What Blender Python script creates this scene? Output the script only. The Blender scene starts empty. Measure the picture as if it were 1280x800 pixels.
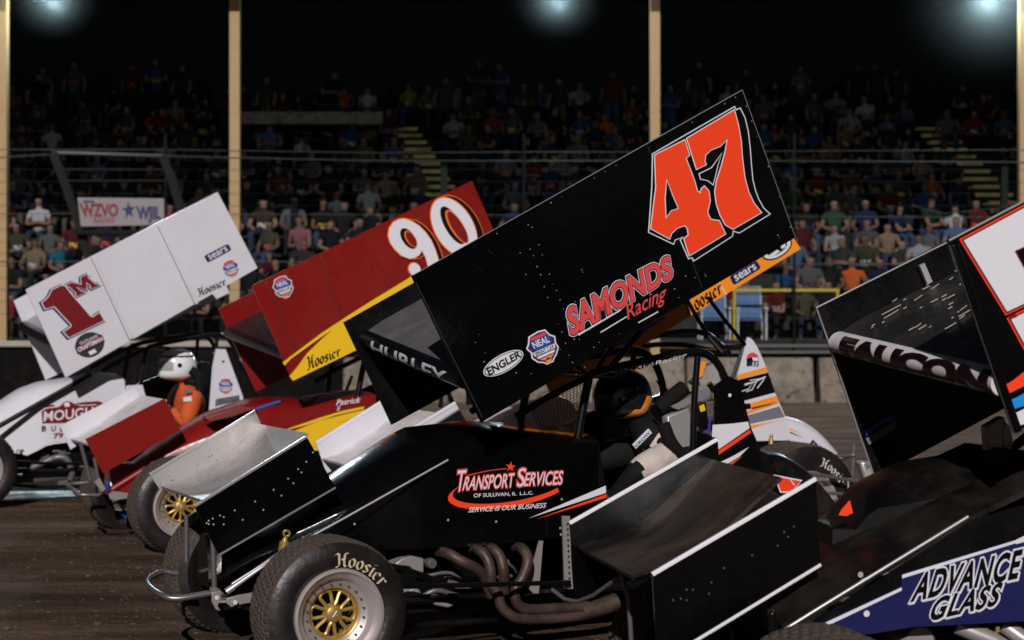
import bpy, bmesh, math, random
from mathutils import Vector, Matrix
from math import sin, cos, pi, radians, sqrt, atan2
random.seed(47)
S = bpy.context.scene
COL = S.collection
# ------------------------------------------------------------------ camera, light, exposure
FOC, CX, HY, CAMH = 2200.0, 640.0, 390.0, 1.63      # focal length (px of a 1280 px wide frame), horizon row, eye height
cam = bpy.data.cameras.new('camera'); camo = bpy.data.objects.new('camera', cam); COL.objects.link(camo)
camo.location = (0, 0, CAMH); camo.rotation_euler = (pi/2, 0, 0)
cam.sensor_width = 36.0; cam.lens = 36.0*FOC/1280.0
cam.shift_y = (HY-400.0)/1280.0
cam.clip_end = 500; cam.clip_start = 0.1
cam.dof.use_dof = True; cam.dof.focus_distance = 7.6; cam.dof.aperture_fstop = 3.5
S.camera = camo
SUN_EL, SUN_AZ = radians(28), radians(184)           # azimuth clockwise from +Y (the view direction)
W = bpy.data.worlds.new('World'); S.world = W; W.use_nodes = True
wn = W.node_tree.nodes; wl = W.node_tree.links; wn.clear()
sky = wn.new('ShaderNodeTexSky'); sky.sky_type = 'NISHITA'; sky.sun_disc = False
sky.sun_elevation = SUN_EL; sky.sun_rotation = SUN_AZ
bg = wn.new('ShaderNodeBackground'); bg.inputs[1].default_value = 0.006
wo = wn.new('ShaderNodeOutputWorld'); wl.new(sky.outputs[0], bg.inputs[0]); wl.new(bg.outputs[0], wo.inputs[0])
sun = bpy.data.lights.new('track_floodlight', 'SUN'); suno = bpy.data.objects.new('track_floodlight', sun); COL.objects.link(suno)
sun.energy = 3.25; sun.angle = radians(0.6); sun.color = (1.0, 0.955, 0.945)
sd = Vector((sin(SUN_AZ)*cos(SUN_EL), cos(SUN_AZ)*cos(SUN_EL), sin(SUN_EL)))
suno.rotation_euler = sd.to_track_quat('Z', 'Y').to_euler(); suno.location = sd*60
vs = S.view_settings
S.display_settings.display_device = 'sRGB'
vs.view_transform = 'Standard'; vs.look = 'None'; vs.exposure = 0.0; vs.gamma = 1.0; vs.use_curve_mapping = False
S.render.engine = 'CYCLES'
S.cycles.use_denoising = True
S.cycles.max_bounces = 6; S.cycles.caustics_reflective = False; S.cycles.caustics_refractive = False
S.cycles.sample_clamp_indirect = 4.0

# ------------------------------------------------------------------ materials
MATS = {}
def srgb(r, g, b):
    return tuple((c/255/12.92 if c <= 10 else ((c/255+0.055)/1.055)**2.4) for c in (r, g, b))
def mat(name, col, rough=0.4, metal=0.0, grime=0.0, gcol=(.07, .05, .038), gscale=6.0, bump=0.0, bscale=60.0, coat=0.0, emit=None, spec=0.5, speck=0.0, sscale=70, scol=(.16, .12, .09)):
    if name in MATS: return MATS[name]
    m = bpy.data.materials.new(name); m.use_nodes = True
    nt = m.node_tree; N = nt.nodes; L = nt.links
    b = N['Principled BSDF']
    b.inputs['Base Color'].default_value = (*col, 1); b.inputs['Roughness'].default_value = rough
    b.inputs['Metallic'].default_value = metal; b.inputs['Coat Weight'].default_value = coat
    b.inputs['Coat Roughness'].default_value = 0.08
    b.inputs['Specular IOR Level'].default_value = spec
    if emit:
        b.inputs['Emission Color'].default_value = (*emit[0], 1); b.inputs['Emission Strength'].default_value = emit[1]
    tc = N.new('ShaderNodeTexCoord')
    if grime > 0:
        n = N.new('ShaderNodeTexNoise'); n.inputs['Scale'].default_value = gscale; n.inputs['Detail'].default_value = 8; n.inputs['Roughness'].default_value = .68
        r = N.new('ShaderNodeValToRGB'); r.color_ramp.elements[0].position = .42; r.color_ramp.elements[1].position = .78
        mx = N.new('ShaderNodeMath'); mx.operation = 'MULTIPLY'; mx.inputs[1].default_value = grime
        mc = N.new('ShaderNodeMix'); mc.data_type = 'RGBA'
        mc.inputs[6].default_value = (*col, 1); mc.inputs[7].default_value = (*gcol, 1)
        L.new(tc.outputs['Object'], n.inputs['Vector']); L.new(n.outputs['Fac'], r.inputs[0]); L.new(r.outputs[0], mx.inputs[0])
        L.new(mx.outputs[0], mc.inputs[0]); L.new(mc.outputs[2], b.inputs['Base Color'])
        mr = N.new('ShaderNodeMath'); mr.operation = 'MULTIPLY_ADD'; mr.inputs[1].default_value = 0.45*min(1, grime*1.6); mr.inputs[2].default_value = rough
        L.new(r.outputs[0], mr.inputs[0]); L.new(mr.outputs[0], b.inputs['Roughness'])
    if speck > 0:                                             # thrown mud and stone marks
        ns = N.new('ShaderNodeTexNoise'); ns.inputs['Scale'].default_value = sscale; ns.inputs['Detail'].default_value = 3
        nl = N.new('ShaderNodeTexNoise'); nl.inputs['Scale'].default_value = 2.3; nl.inputs['Detail'].default_value = 4
        ad = N.new('ShaderNodeMath'); ad.operation = 'MULTIPLY_ADD'; ad.inputs[1].default_value = .30
        rs = N.new('ShaderNodeValToRGB'); rs.color_ramp.elements[0].position = .79; rs.color_ramp.elements[1].position = .84
        ms = N.new('ShaderNodeMath'); ms.operation = 'MULTIPLY'; ms.inputs[1].default_value = speck
        mk = N.new('ShaderNodeMix'); mk.data_type = 'RGBA'; mk.inputs[7].default_value = (*scol, 1)
        L.new(tc.outputs['Object'], ns.inputs['Vector']); L.new(tc.outputs['Object'], nl.inputs['Vector']); L.new(nl.outputs['Fac'], ad.inputs[0]); L.new(ns.outputs['Fac'], ad.inputs[2])
        L.new(ad.outputs[0], rs.inputs[0]); L.new(rs.outputs[0], ms.inputs[0]); L.new(ms.outputs[0], mk.inputs[0])
        if grime > 0: L.new(mc.outputs[2], mk.inputs[6])
        else: mk.inputs[6].default_value = (*col, 1)
        L.new(mk.outputs[2], b.inputs['Base Color'])
    if bump > 0:
        n2 = N.new('ShaderNodeTexNoise'); n2.inputs['Scale'].default_value = bscale; n2.inputs['Detail'].default_value = 5
        bp = N.new('ShaderNodeBump'); bp.inputs['Strength'].default_value = bump; bp.inputs['Distance'].default_value = .02
        L.new(tc.outputs['Object'], n2.inputs['Vector']); L.new(n2.outputs['Fac'], bp.inputs['Height']); L.new(bp.outputs[0], b.inputs['Normal'])
    MATS[name] = m
    return m
black = mat('black_paint', (.0016, .0016, .0020), .15, grime=.05, gcol=(.035, .03, .025), gscale=3.5, bump=.5, bscale=2.2, spec=.45, speck=.06, scol=(.05, .045, .04), sscale=120)
blackg = mat('dusty_black_paint', (.0025, .0025, .003), .28, grime=.18, gcol=(.04, .034, .028), gscale=5, spec=.3, speck=.2, scol=(.06, .05, .04), sscale=110)
deckm = mat('muddy_black_panel', (.004, .0035, .0032), .34, grime=.5, gcol=(.060, .042, .031), gscale=3.2)
flat_black = mat('satin_black_tube', (.004, .004, .0045), .28, spec=.4)
rubber = mat('tyre_rubber', (.010, .007, .007), .40, grime=.4, gcol=(.036, .025, .020), gscale=5, bump=.15, bscale=30)
tread = mat('dusty_tread_rubber', (.05, .036, .027), .8, grime=.8, gcol=(.10, .072, .050), gscale=14, bump=.4, bscale=70)
tan_letter = mat('tan_tyre_lettering', (.60, .46, .30), .7, grime=.3, gcol=(.25, .18, .12), gscale=30)
white_letter = mat('white_tyre_lettering', (.62, .58, .52), .7, grime=.3, gcol=(.25, .2, .15), gscale=30)
alloy = mat('dull_alloy', (.40, .37, .36), .36, .45, grime=.3, gcol=(.16, .12, .10), gscale=9)
rim_alloy = mat('beadlock_alloy', (.50, .45, .43), .38, .5, grime=.35, gcol=(.20, .15, .12), gscale=12)
goldm = mat('gold_anodised_rim', (.52, .33, .09), .36, .55, grime=.25, gcol=(.16, .10, .05), gscale=14)
brass = mat('brass_fitting', (.52, .34, .10), .3, .6)
steel = mat('brushed_steel_tube', (.20, .18, .18), .32, .6, grime=.3, gcol=(.08, .06, .05), gscale=12)
header = mat('rusty_header_pipe', (.060, .040, .037), .42, .4, grime=.75, gcol=(.17, .09, .05), gscale=9, bump=.12, bscale=40)
silver = mat('dirty_aluminium_sheet', (.60, .57, .56), .34, .55, grime=.55, gcol=(.24, .18, .145), gscale=4.5, bump=.05, bscale=9, speck=.75, scol=(.13, .09, .065), sscale=45)
white = mat('white_paint', (.66, .645, .70), .32, grime=.30, gcol=(.47, .43, .44), gscale=2.2, bump=.6, bscale=2.2, speck=.25, scol=(.3, .25, .22))
whitev = mat('white_vinyl', (.72, .71, .76), .4)
dirtywhite = mat('mud_specked_white_sheet', (.74, .71, .73), .45, grime=.6, gcol=(.26, .20, .17), gscale=6)
orange = mat('fluorescent_orange_vinyl', (.95, .062, .014), .42)
orange2 = mat('amber_orange_vinyl', (.93, .29, .018), .42)
coral = mat('coral_red_vinyl', (.72, .07, .07), .42)
redp = mat('dark_red_paint', (.20, .007, .006), .24, grime=.22, gcol=(.27, .03, .026), gscale=3, bump=.6, bscale=2.4, speck=.15, scol=(.32, .12, .10), sscale=110)
maroon = mat('maroon_vinyl', (.17, .006, .010), .4)
yellow = mat('yellow_vinyl', (.85, .52, .015), .4)
navy = mat('navy_vinyl', (.009, .011, .082), .36, grime=.06, gscale=4)
royal = mat('royal_blue_vinyl', (.02, .085, .40), .38)
skyb = mat('bright_blue_vinyl', (.012, .27, .75), .38)
blackv = mat('black_vinyl', (.003, .003, .004), .3, spec=.35)
greyv = mat('grey_vinyl', (.17, .165, .19), .4)
silverv = mat('scuffed_silver_vinyl', (.55, .55, .56), .4, grime=.3, gcol=(.10, .10, .11), gscale=18)
purple = mat('purple_vinyl', (.06, .02, .11), .4)
rivet_m = mat('rivet_head', (.75, .75, .77), .35, .6)
suit_black = mat('black_racing_suit', (.006, .006, .006), .8, spec=.2, bump=.3, bscale=25)
suit_tan = mat('pale_suit_shoulder', (.58, .50, .45), .85, bump=.9, bscale=11, grime=.3, gcol=(.24, .19, .16), gscale=8)
suit_orange = mat('orange_racing_suit', (.55, .085, .012), .8, bump=.9, bscale=11, grime=.35, gcol=(.22, .03, .006), gscale=7)
glove_m = mat('driver_glove', (.25, .05, .03), .8)
skin_m = mat('driver_skin', (.42, .24, .17), .6)
foam = mat('charcoal_headrest_foam', (.008, .0072, .007), .85, bump=.2, bscale=40, spec=.15)
seat_alloy = mat('brushed_seat_shell', (.42, .40, .39), .38, .4, grime=.2, gscale=10)
helmet_white = mat('gloss_white_helmet', (.78, .77, .78), .15, coat=.5)
helmet_dark = mat('dark_helmet_shell', (.012, .010, .012), .18, coat=.4)
visor_m = mat('smoked_visor', (.006, .006, .006), .06, spec=.8)
visor_l = mat('mirror_visor', (.45, .45, .47), .12, .3)
meshm = mat('rock_screen_wire', (.015, .015, .016), .4)

# ------------------------------------------------------------------ geometry builder
def cat_rom(P, sub=6):
    P = [Vector(p) for p in P]
    if len(P) < 3: return P
    out = []
    for i in range(len(P)-1):
        p0 = P[i-1] if i else P[0]*2-P[1]
        p1, p2 = P[i], P[i+1]
        p3 = P[i+2] if i+2 < len(P) else P[-1]*2-P[-2]
        for k in range(sub):
            t = k/sub
            out.append(.5*((2*p1)+(p2-p0)*t+(2*p0-5*p1+4*p2-p3)*t*t+(3*p1-p0-3*p2+p3)*t*t*t))
    out.append(P[-1]); return out
class G:
    def __init__(self): self.v = []; self.f = []; self.m = []
    def poly(self, pts, mi=0):
        b = len(self.v); self.v += [tuple(p) for p in pts]; self.f.append(tuple(range(b, b+len(pts)))); self.m.append(mi); return self
    def prism(self, pts, vec, mi=0, mside=None, mback=None):
        n = len(pts); b = len(self.v); vec = Vector(vec)
        self.v += [tuple(p) for p in pts]+[tuple(Vector(p)+vec) for p in pts]
        self.f.append(tuple(range(b, b+n))); self.m.append(mi)
        self.f.append(tuple(range(b+2*n-1, b+n-1, -1))); self.m.append(mi if mback is None else mback)
        for i in range(n):
            j = (i+1) % n
            self.f.append((b+i, b+n+i, b+n+j, b+j)); self.m.append(mi if mside is None else mside)
        return self
    def box(self, c, s, mi=0, R=None):
        c = Vector(c); h = Vector(s)/2; pts = []
        for x, y in ((-1, -1), (1, -1), (1, 1), (-1, 1)):
            p = Vector((x*h.x, y*h.y, -h.z)); pts.append(c+(R @ p if R else p))
        up = Vector((0, 0, s[2])); return self.prism(pts, R @ up if R else up, mi)
    def loft(self, rings, mi=0, closed=True, caps=True, mis=None):
        b = len(self.v); n = len(rings[0])
        for r in rings: self.v += [tuple(p) for p in r]
        for i in range(len(rings)-1):
            for j in range(n if closed else n-1):
                k = (j+1) % n
                self.f.append((b+i*n+j, b+i*n+k, b+(i+1)*n+k, b+(i+1)*n+j)); self.m.append(mis[j] if mis else mi)
        if caps and closed:
            self.f.append(tuple(range(b+n-1, b-1, -1))); self.m.append(mi)
            e = b+(len(rings)-1)*n; self.f.append(tuple(range(e, e+n))); self.m.append(mi)
        return self
    def tube(self, pts, r, n=10, mi=0, smooth=False, caps=True):
        P = cat_rom(pts) if smooth else [Vector(p) for p in pts]
        rs = r if isinstance(r, (list, tuple)) else None
        rings = []; prev = None
        for i, p in enumerate(P):
            d = (P[min(i+1, len(P)-1)]-P[max(i-1, 0)]).normalized()
            if prev is None:
                a = d.orthogonal().normalized()
            else:
                a = (prev-d*prev.dot(d)); a = a.normalized() if a.length > 1e-6 else d.orthogonal().normalized()
            prev = a; bb = d.cross(a)
            if rs: 
                t = i/(len(P)-1)*(len(rs)-1); k = min(int(t), len(rs)-2); rr = rs[k]+(rs[k+1]-rs[k])*(t-k)
            else: rr = r
            rings.append([p+a*(rr*cos(2*pi*j/n))+bb*(rr*sin(2*pi*j/n)) for j in range(n)])
        return self.loft(rings, mi, True, caps)
    def lathe(self, prof, o, ax, n=48, mi=0, mis=None, closed=False):
        o = Vector(o); ax = Vector(ax).normalized(); a = ax.orthogonal().normalized(); b2 = ax.cross(a)
        b = len(self.v); k = len(prof)
        for i in range(n):
            t = 2*pi*i/n; d = a*cos(t)+b2*sin(t)
            for (r, h) in prof: self.v.append(tuple(o+ax*h+d*r))
        for i in range(n):
            i2 = (i+1) % n
            for j in range(k if closed else k-1):
                j2 = (j+1) % k
                self.f.append((b+i*k+j, b+i2*k+j, b+i2*k+j2, b+i*k+j2)); self.m.append(mis[j] if mis else mi)
        return self
    def ball(self, c, r, nu=14, nv=9, mi=0, R=None):
        c = Vector(c); r = (r, r, r) if not isinstance(r, (tuple, list)) else r
        rings = []
        for i in range(1, nv):
            t = pi*i/nv
            rr = []
            for j in range(nu):
                p = Vector((r[0]*sin(t)*cos(2*pi*j/nu), r[1]*sin(t)*sin(2*pi*j/nu), r[2]*cos(t)))
                rr.append(c+(R @ p if R else p))
            rings.append(rr)
        return self.loft(rings, mi)
    def add(self, verts, faces, mi=0):
        b = len(self.v); self.v += [tuple(p) for p in verts]
        for f in faces: self.f.append(tuple(b+i for i in f)); self.m.append(mi)
        return self
    def mesh(self, name, mats, sharp=38):
        me = bpy.data.meshes.new(name); me.from_pydata(self.v, [], self.f)
        for mm in (mats if isinstance(mats, (list, tuple)) else [mats]): me.materials.append(mm)
        me.polygons.foreach_set('material_index', self.m)
        bm = bmesh.new(); bm.from_mesh(me); bmesh.ops.recalc_face_normals(bm, faces=bm.faces); bm.to_mesh(me); bm.free()
        me.polygons.foreach_set('use_smooth', [True]*len(me.polygons))
        me.set_sharp_from_angle(angle=radians(sharp)); me.update()
        return me
    def build(self, name, mats, parent=None, sharp=38, bevel=0):
        o = bpy.data.objects.new(name, self.mesh(name, mats, sharp)); COL.objects.link(o)
        if parent: o.parent = parent
        if bevel:
            bv = o.modifiers.new('bevel', 'BEVEL'); bv.width = bevel; bv.segments = 2; bv.limit_method = 'ANGLE'; bv.angle_limit = radians(40)
        return o
def tag(o, label=None, cat=None, group=None, kind=None):
    if label: o['label'] = label
    if cat: o['category'] = cat
    if group: o['group'] = group
    if kind: o['kind'] = kind
    return o
def empty(name, loc=(0, 0, 0), rz=0, parent=None):
    o = bpy.data.objects.new(name, None); COL.objects.link(o); o.location = loc; o.rotation_euler = (0, 0, rz)
    o.empty_display_size = .2
    if parent: o.parent = parent
    return o
def at(px, py, Y):
    """World point seen at a photo pixel, Y metres out from the eye."""
    return Vector(((px-CX)/FOC*Y, Y, CAMH+(HY-py)/FOC*Y))

# ------------------------------------------------------------------ flat lettering
def text_geo(s, offset=0.0, shear=0.0, spacing=1.0):
    c = bpy.data.curves.new('t', 'FONT'); c.body = s; c.size = 1.0; c.offset = offset; c.shear = shear; c.space_character = spacing
    c.resolution_u = 4; c.dimensions = '2D'; c.fill_mode = 'BOTH'
    o = bpy.data.objects.new('t', c)
    COL.objects.link(o)
    dg = bpy.context.evaluated_depsgraph_get(); dg.update()
    me = bpy.data.meshes.new_from_object(o.evaluated_get(dg))
    V = [(v.co.x, v.co.y) for v in me.vertices]; Fc = [tuple(p.vertices) for p in me.polygons]
    bpy.data.objects.remove(o); bpy.data.curves.remove(c); bpy.data.meshes.remove(me)
    return V, Fc
def islands(nv, faces):
    par = list(range(nv))
    def find(a):
        while par[a] != a: par[a] = par[par[a]]; a = par[a]
        return a
    for f in faces:
        for q in f[1:]: par[find(q)] = find(f[0])
    ids = {}; return [ids.setdefault(find(i), len(ids)) for i in range(nv)]
def quad(TL, TR, BR, BL):
    def f(x, y):
        a = [TL[k]+(TR[k]-TL[k])*x for k in (0, 1)]; b = [BL[k]+(BR[k]-BL[k])*x for k in (0, 1)]
        return (b[0]+(a[0]-b[0])*y, b[1]+(a[1]-b[1])*y)
    return f
def offset_poly(P, d):
    n = len(P); A = sum(P[i][0]*P[(i+1) % n][1]-P[(i+1) % n][0]*P[i][1] for i in range(n))
    s = 1 if A > 0 else -1; out = []
    for i in range(n):
        p0, p1, p2 = Vector(P[i-1]), Vector(P[i]), Vector(P[(i+1) % n])
        e1 = (p1-p0).normalized() if (p1-p0).length > 1e-9 else Vector((1, 0)); e2 = (p2-p1).normalized() if (p2-p1).length > 1e-9 else e1
        n1 = Vector((e1.y, -e1.x))*s; n2 = Vector((e2.y, -e2.x))*s
        m = n1+n2; l = m.length
        if l < .3: m = n1; q = 1
        else: m = m/l; q = min(1/max(m.dot(n1), .35), 2.2)
        out.append(tuple(p1+m*(d*q)))
    return out
def ell(cx, cy, a, b, ang=0, n=36, t0=0, t1=2*pi):
    c, s = cos(ang), sin(ang); out = []
    full = abs(t1-t0-2*pi) < 1e-6
    for i in range(n if full else n+1):
        t = t0+(t1-t0)*i/n
        x, y = a*cos(t), b*sin(t); out.append((cx+x*c-y*s, cy+x*s+y*c))
    return out
# broad-nib strokes for the tyre maker's black letter wordmark
NIB = {
 'H': (1.1, [[(0, 1.28), (.16, 1.45), (.32, 1.3), (.32, .25), (.18, .05), (-.02, .1)], [(.32, .72), (.55, .86), (.74, .7), (.76, .25), (.9, .03), (1.02, .14)], [(1.0, 1.42), (.82, 1.45), (.75, 1.2), (.75, .7)]]),
 'o': (.72, [[(.12, .75), (.12, .25), (.35, .03)], [(.12, .75), (.36, .98), (.56, .75), (.56, .25), (.35, .03)]]),
 's': (.62, [[(.5, .82), (.3, .98), (.1, .74), (.48, .32), (.28, .03), (.06, .16)]]),
 'i': (.45, [[(.04, .86), (.2, .98), (.2, .15), (.34, .03)], [(.12, 1.3), (.26, 1.36)]]),
 'e': (.66, [[(.12, .75), (.12, .25), (.34, .03), (.54, .16)], [(.12, .75), (.36, .98), (.54, .76), (.16, .48)]]),
 'r': (.6, [[(.04, .86), (.2, .98), (.2, .04)], [(.2, .78), (.42, .98), (.56, .84)]])}
def nib_word(word='Hoosier', w=.2, ang=radians(35)):
    quads = []; x0 = 0; dx, dy = w/2*cos(ang), w/2*sin(ang)
    for ch in word:
        adv, strokes = NIB[ch]
        for st in strokes:
            for a, b in zip(st, st[1:]):
                q = [(a[0]+x0-dx, a[1]-dy), (b[0]+x0-dx, b[1]-dy), (b[0]+x0+dx, b[1]+dy), (a[0]+x0+dx, a[1]+dy)]
                quads.append(q)
        x0 += adv
    return quads, x0
# ------------------------------------------------------------------ sprint cars
UP = Vector((0, 0, 1))
class Car:
    """A car's own frame: u forward, v to its left, w up, origin on the ground under the front axle."""
    def __init__(self, hub, s, th, label, vhub=.88):
        th = radians(th); self.th = th
        self.F = Vector((-cos(th), -sin(th), 0)); self.L = Vector((sin(th), -cos(th), 0))
        h = at(hub[0], hub[1], FOC/s)
        self.O = h-self.L*vhub; self.O.z = 0; self.hubw = h.z
        self.root = tag(empty('sprint_car', self.O, pi+th), label, 'race car', 'sprint cars lined up on the dirt track')
        self.cache = {}
    def p(self, px, py, v=0.0):
        c = Vector((0, 0, CAMH)); d = Vector(((px-CX)/FOC, 1, (HY-py)/FOC))
        t = (v+(self.O-c).dot(self.L))/d.dot(self.L)
        q = c+d*t-self.O
        return Vector((q.dot(self.F), v, q.z))
    def P(self, pts, v): return [self.p(a[0], a[1], v) for a in pts]
    def P3(self, pts): return [self.p(*a) for a in pts]
    # a flat sheet in a fore-and-aft plane, its outer face at v
    def sheet(self, name, poly, v, th, mats, parent=None, inner=None):
        g = G(); q = self.P(poly, v) if not isinstance(poly[0], Vector) else poly
        g.prism(q, (0, -th, 0), 0, 0, 1 if inner else 0)
        return g.build(name, [mats, inner] if inner else mats, parent or self.root)
    # decals: layers of flat vinyl each a hair proud of the one below
    def decal(self, g, poly, v, lay, mi):
        g.poly([q+Vector((0, .0012*lay, 0)) for q in self.P(poly, v)], mi)
    def text(self, g, s, q, v, lay, mi, offset=0.0, shear=0.0, spacing=1.0, warp=None, bb=None):
        V, Fc = text_geo(s, offset, shear, spacing)
        if not V: return
        if bb is None:
            V0, _ = text_geo(s, 0.0, shear, spacing)
            bb = (min(a[0] for a in V0), max(a[0] for a in V0), min(a[1] for a in V0), max(a[1] for a in V0))
        ids = islands(len(V), Fc); out = []
        for i, (x, y) in enumerate(V):
            a, b = (x-bb[0])/(bb[1]-bb[0]), (y-bb[2])/(bb[3]-bb[2])
            if warp: a, b = warp(a, b)
            px, py = q(a, b)
            out.append(self.p(px, py, v)+Vector((0, .0012*lay+.00012*(ids[i] % 9), 0)))
        g.add(out, Fc, mi)
    def nib(self, g, q, v, lay, mi, word='Hoosier', w=.2):
        Q, tot = nib_word(word, w)
        for i, qd in enumerate(Q):
            g.poly([self.p(*q(x/tot, y/1.5), v)+Vector((0, .0012*lay+.00005*i, 0)) for x, y in qd], mi)

def tyre_profile(R, wd, rr):
    """(radius, height) from the inner bead over the tread to the outer bead; height 0 = outer sidewall."""
    return [(rr, -wd+.03), (rr+.03, -wd), (R*.80, -wd-.012), (R*.93, -wd), (R*.985, -wd+.025),
            (R, -wd*.72), (R, -wd*.28), (R*.985, -.03), (R*.955, -.010), (R*.90, .002), (R*.80, .010), (R*.70, .010), (rr+.018, .003), (rr+.004, -.012), (rr, -.035)]
def make_tyre_mesh(R, wd, rr, nb=60):
    """Lathe with staggered tread blocks cut into it."""
    g = G(); prof = tyre_profile(R, wd, rr); n = nb*4
    # finer tread: rows across
    rows = 6; pr = prof[:4]
    hs = [-wd+.012+(wd-.024)*k/rows for k in range(rows+1)]
    tp = []
    for k in range(rows):
        a, b = hs[k], hs[k+1]
        def rad(h):
            e = min(h+wd, -h)/wd; return R-(.012 if e < .08 else .004 if e < .2 else 0)
        tp += [(rad(a), a, 'g'), (rad(a+.006), a+.006, k), (rad(b-.006), b-.006, k)]
    tp.append((R-.012, hs[-1], 'g'))
    full = [(r, h, None) for r, h in prof[:4]]+tp+[(r, h, None) for r, h in prof[8:]]
    k = len(full); ax = Vector((0, 1, 0)); b = len(g.v)
    for i in range(n):
        t = 2*pi*i/n
        for (r, h, c) in full:
            rr2 = r
            if c == 'g': rr2 = r-.008
            elif c is not None:
                ph = (i+2*(c % 2)) % 4
                if ph == 0: rr2 = r-.008
            g.v.append((rr2*cos(t), h, rr2*sin(t)))
    for i in range(n):
        i2 = (i+1) % n
        for j in range(k-1):
            g.f.append((b+i*k+j, b+i*k+j+1, b+i2*k+j+1, b+i2*k+j))
            mid = full[j][2] is not None or full[j+1][2] is not None
            g.m.append(1 if mid else 0)
    return g.mesh('tyre', [rubber, tread], sharp=30)
def make_rim_mesh(rr, gold_spokes=True, outer=rim_alloy):
    g = G(); ax = (0, 1, 0); o = (0, 0, 0)
    # beadlock ring, stepped barrel, back shell
    g.lathe([(rr+.004, -.03), (rr+.014, .004), (rr+.010, .014), (rr-.002, .016), (rr-.008, .006), (rr-.014, -.002), (rr-.026, -.012),
             (rr-.036, -.022), (rr-.042, -.040), (rr-.050, -.046), (rr-.072, -.052), (rr-.078, -.060)], o, ax, 64, 0)
    g.lathe([(rr-.078, -.060), (rr-.084, -.064), (rr-.087, -.08), (rr-.090, -.16)], o, ax, 64, 1)
    g.lathe([(rr-.089, -.16), (.0, -.165)], o, ax, 40, 2)
    for i in range(20):
        t = 2*pi*i/20
        g.tube([((rr-.062)*cos(t), -.052, (rr-.062)*sin(t)), ((rr-.062)*cos(t), -.040, (rr-.062)*sin(t))], .0055, 8, 3)
    # hub with six forked spokes
    ri = rr-.088; hy = -.082
    for i in range(6):
        a = 2*pi*i/6+.26
        loop = [(.036, -.50), (.5*ri, -.33), (.80*ri, -.30), (.93*ri, -.22), (.97*ri, 0), (.93*ri, .22), (.80*ri, .30), (.5*ri, .33), (.036, .50)]
        g.tube([(q*cos(a+t), hy+.010*(1-q/ri), q*sin(a+t)) for q, t in loop], .0088, 8, 1, smooth=True)
    g.lathe([(ri-.008, hy+.004), (ri+.003, hy+.006), (ri+.004, hy-.01)], o, ax, 48, 1)
    g.lathe([(0, .010), (.030, .009), (.036, .004), (.040, -.006), (.046, -.014)], (0, hy+.014, 0), ax, 28, 1)
    g.lathe([(0, .004), (.020, .003), (.026, -.004), (.030, -.012)], (0, hy+.018, 0), ax, 24, 1)
    g.lathe([(.030, -.012), (.036, -.014), (.040, -.034), (.040, -.05)], (0, hy+.018, 0), ax, 24, 1)
    g.tube([(-.013, hy+.0245, -.012), (.013, hy+.0245, .012)], .0028, 6, 0); g.tube([(.010, hy+.0245, -.012), (-.012, hy+.0245, .010)], .0028, 6, 0)
    return g.mesh('rim', [outer, goldm, flat_black, steel], sharp=40)
TYRES = {}
def wheel(car, u, v, R, wd, w, name='wheel', letters=None, gold=True, rot=0.0, rr=None, start=0.0, sc=1.0, flip=False):
    rr = rr or .195
    key = (R, wd, rr)
    if key not in TYRES: TYRES[key] = make_tyre_mesh(R, wd, rr)
    rk = ('rim', rr, gold)
    if rk not in TYRES: TYRES[rk] = make_rim_mesh(rr, gold)
    wroot = empty('wheel', (u, v, w), 0, car.root)
    if flip: wroot.rotation_euler = (0, 0, pi)
    t = bpy.data.objects.new('tyre', TYRES[key]); COL.objects.link(t); t.parent = wroot
    r = bpy.data.objects.new('rim', TYRES[rk]); COL.objects.link(r); r.parent = wroot; r.rotation_euler = (0, rot, 0)
    if letters:
        g = G(); Q, tot = nib_word('Hoosier', .22)
        r0, h = R*.64, R*.19; span = .225*tot*sc
        for i, qd in enumerate(Q):
            pts = []
            for x, y in qd:
                a = start - x/tot*span*1.0      # angle measured from +w towards -u (clockwise seen from outside)
                rad = r0+y/1.5*h*sc
                f = (rad-R*.80)/(R*.13)
                hh = .0125
                pts.append((rad*sin(a), hh+.00008*i, rad*cos(a)))
            g.poly(pts)
        g.build('lettering', letters, wroot)
    return wroot

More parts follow.
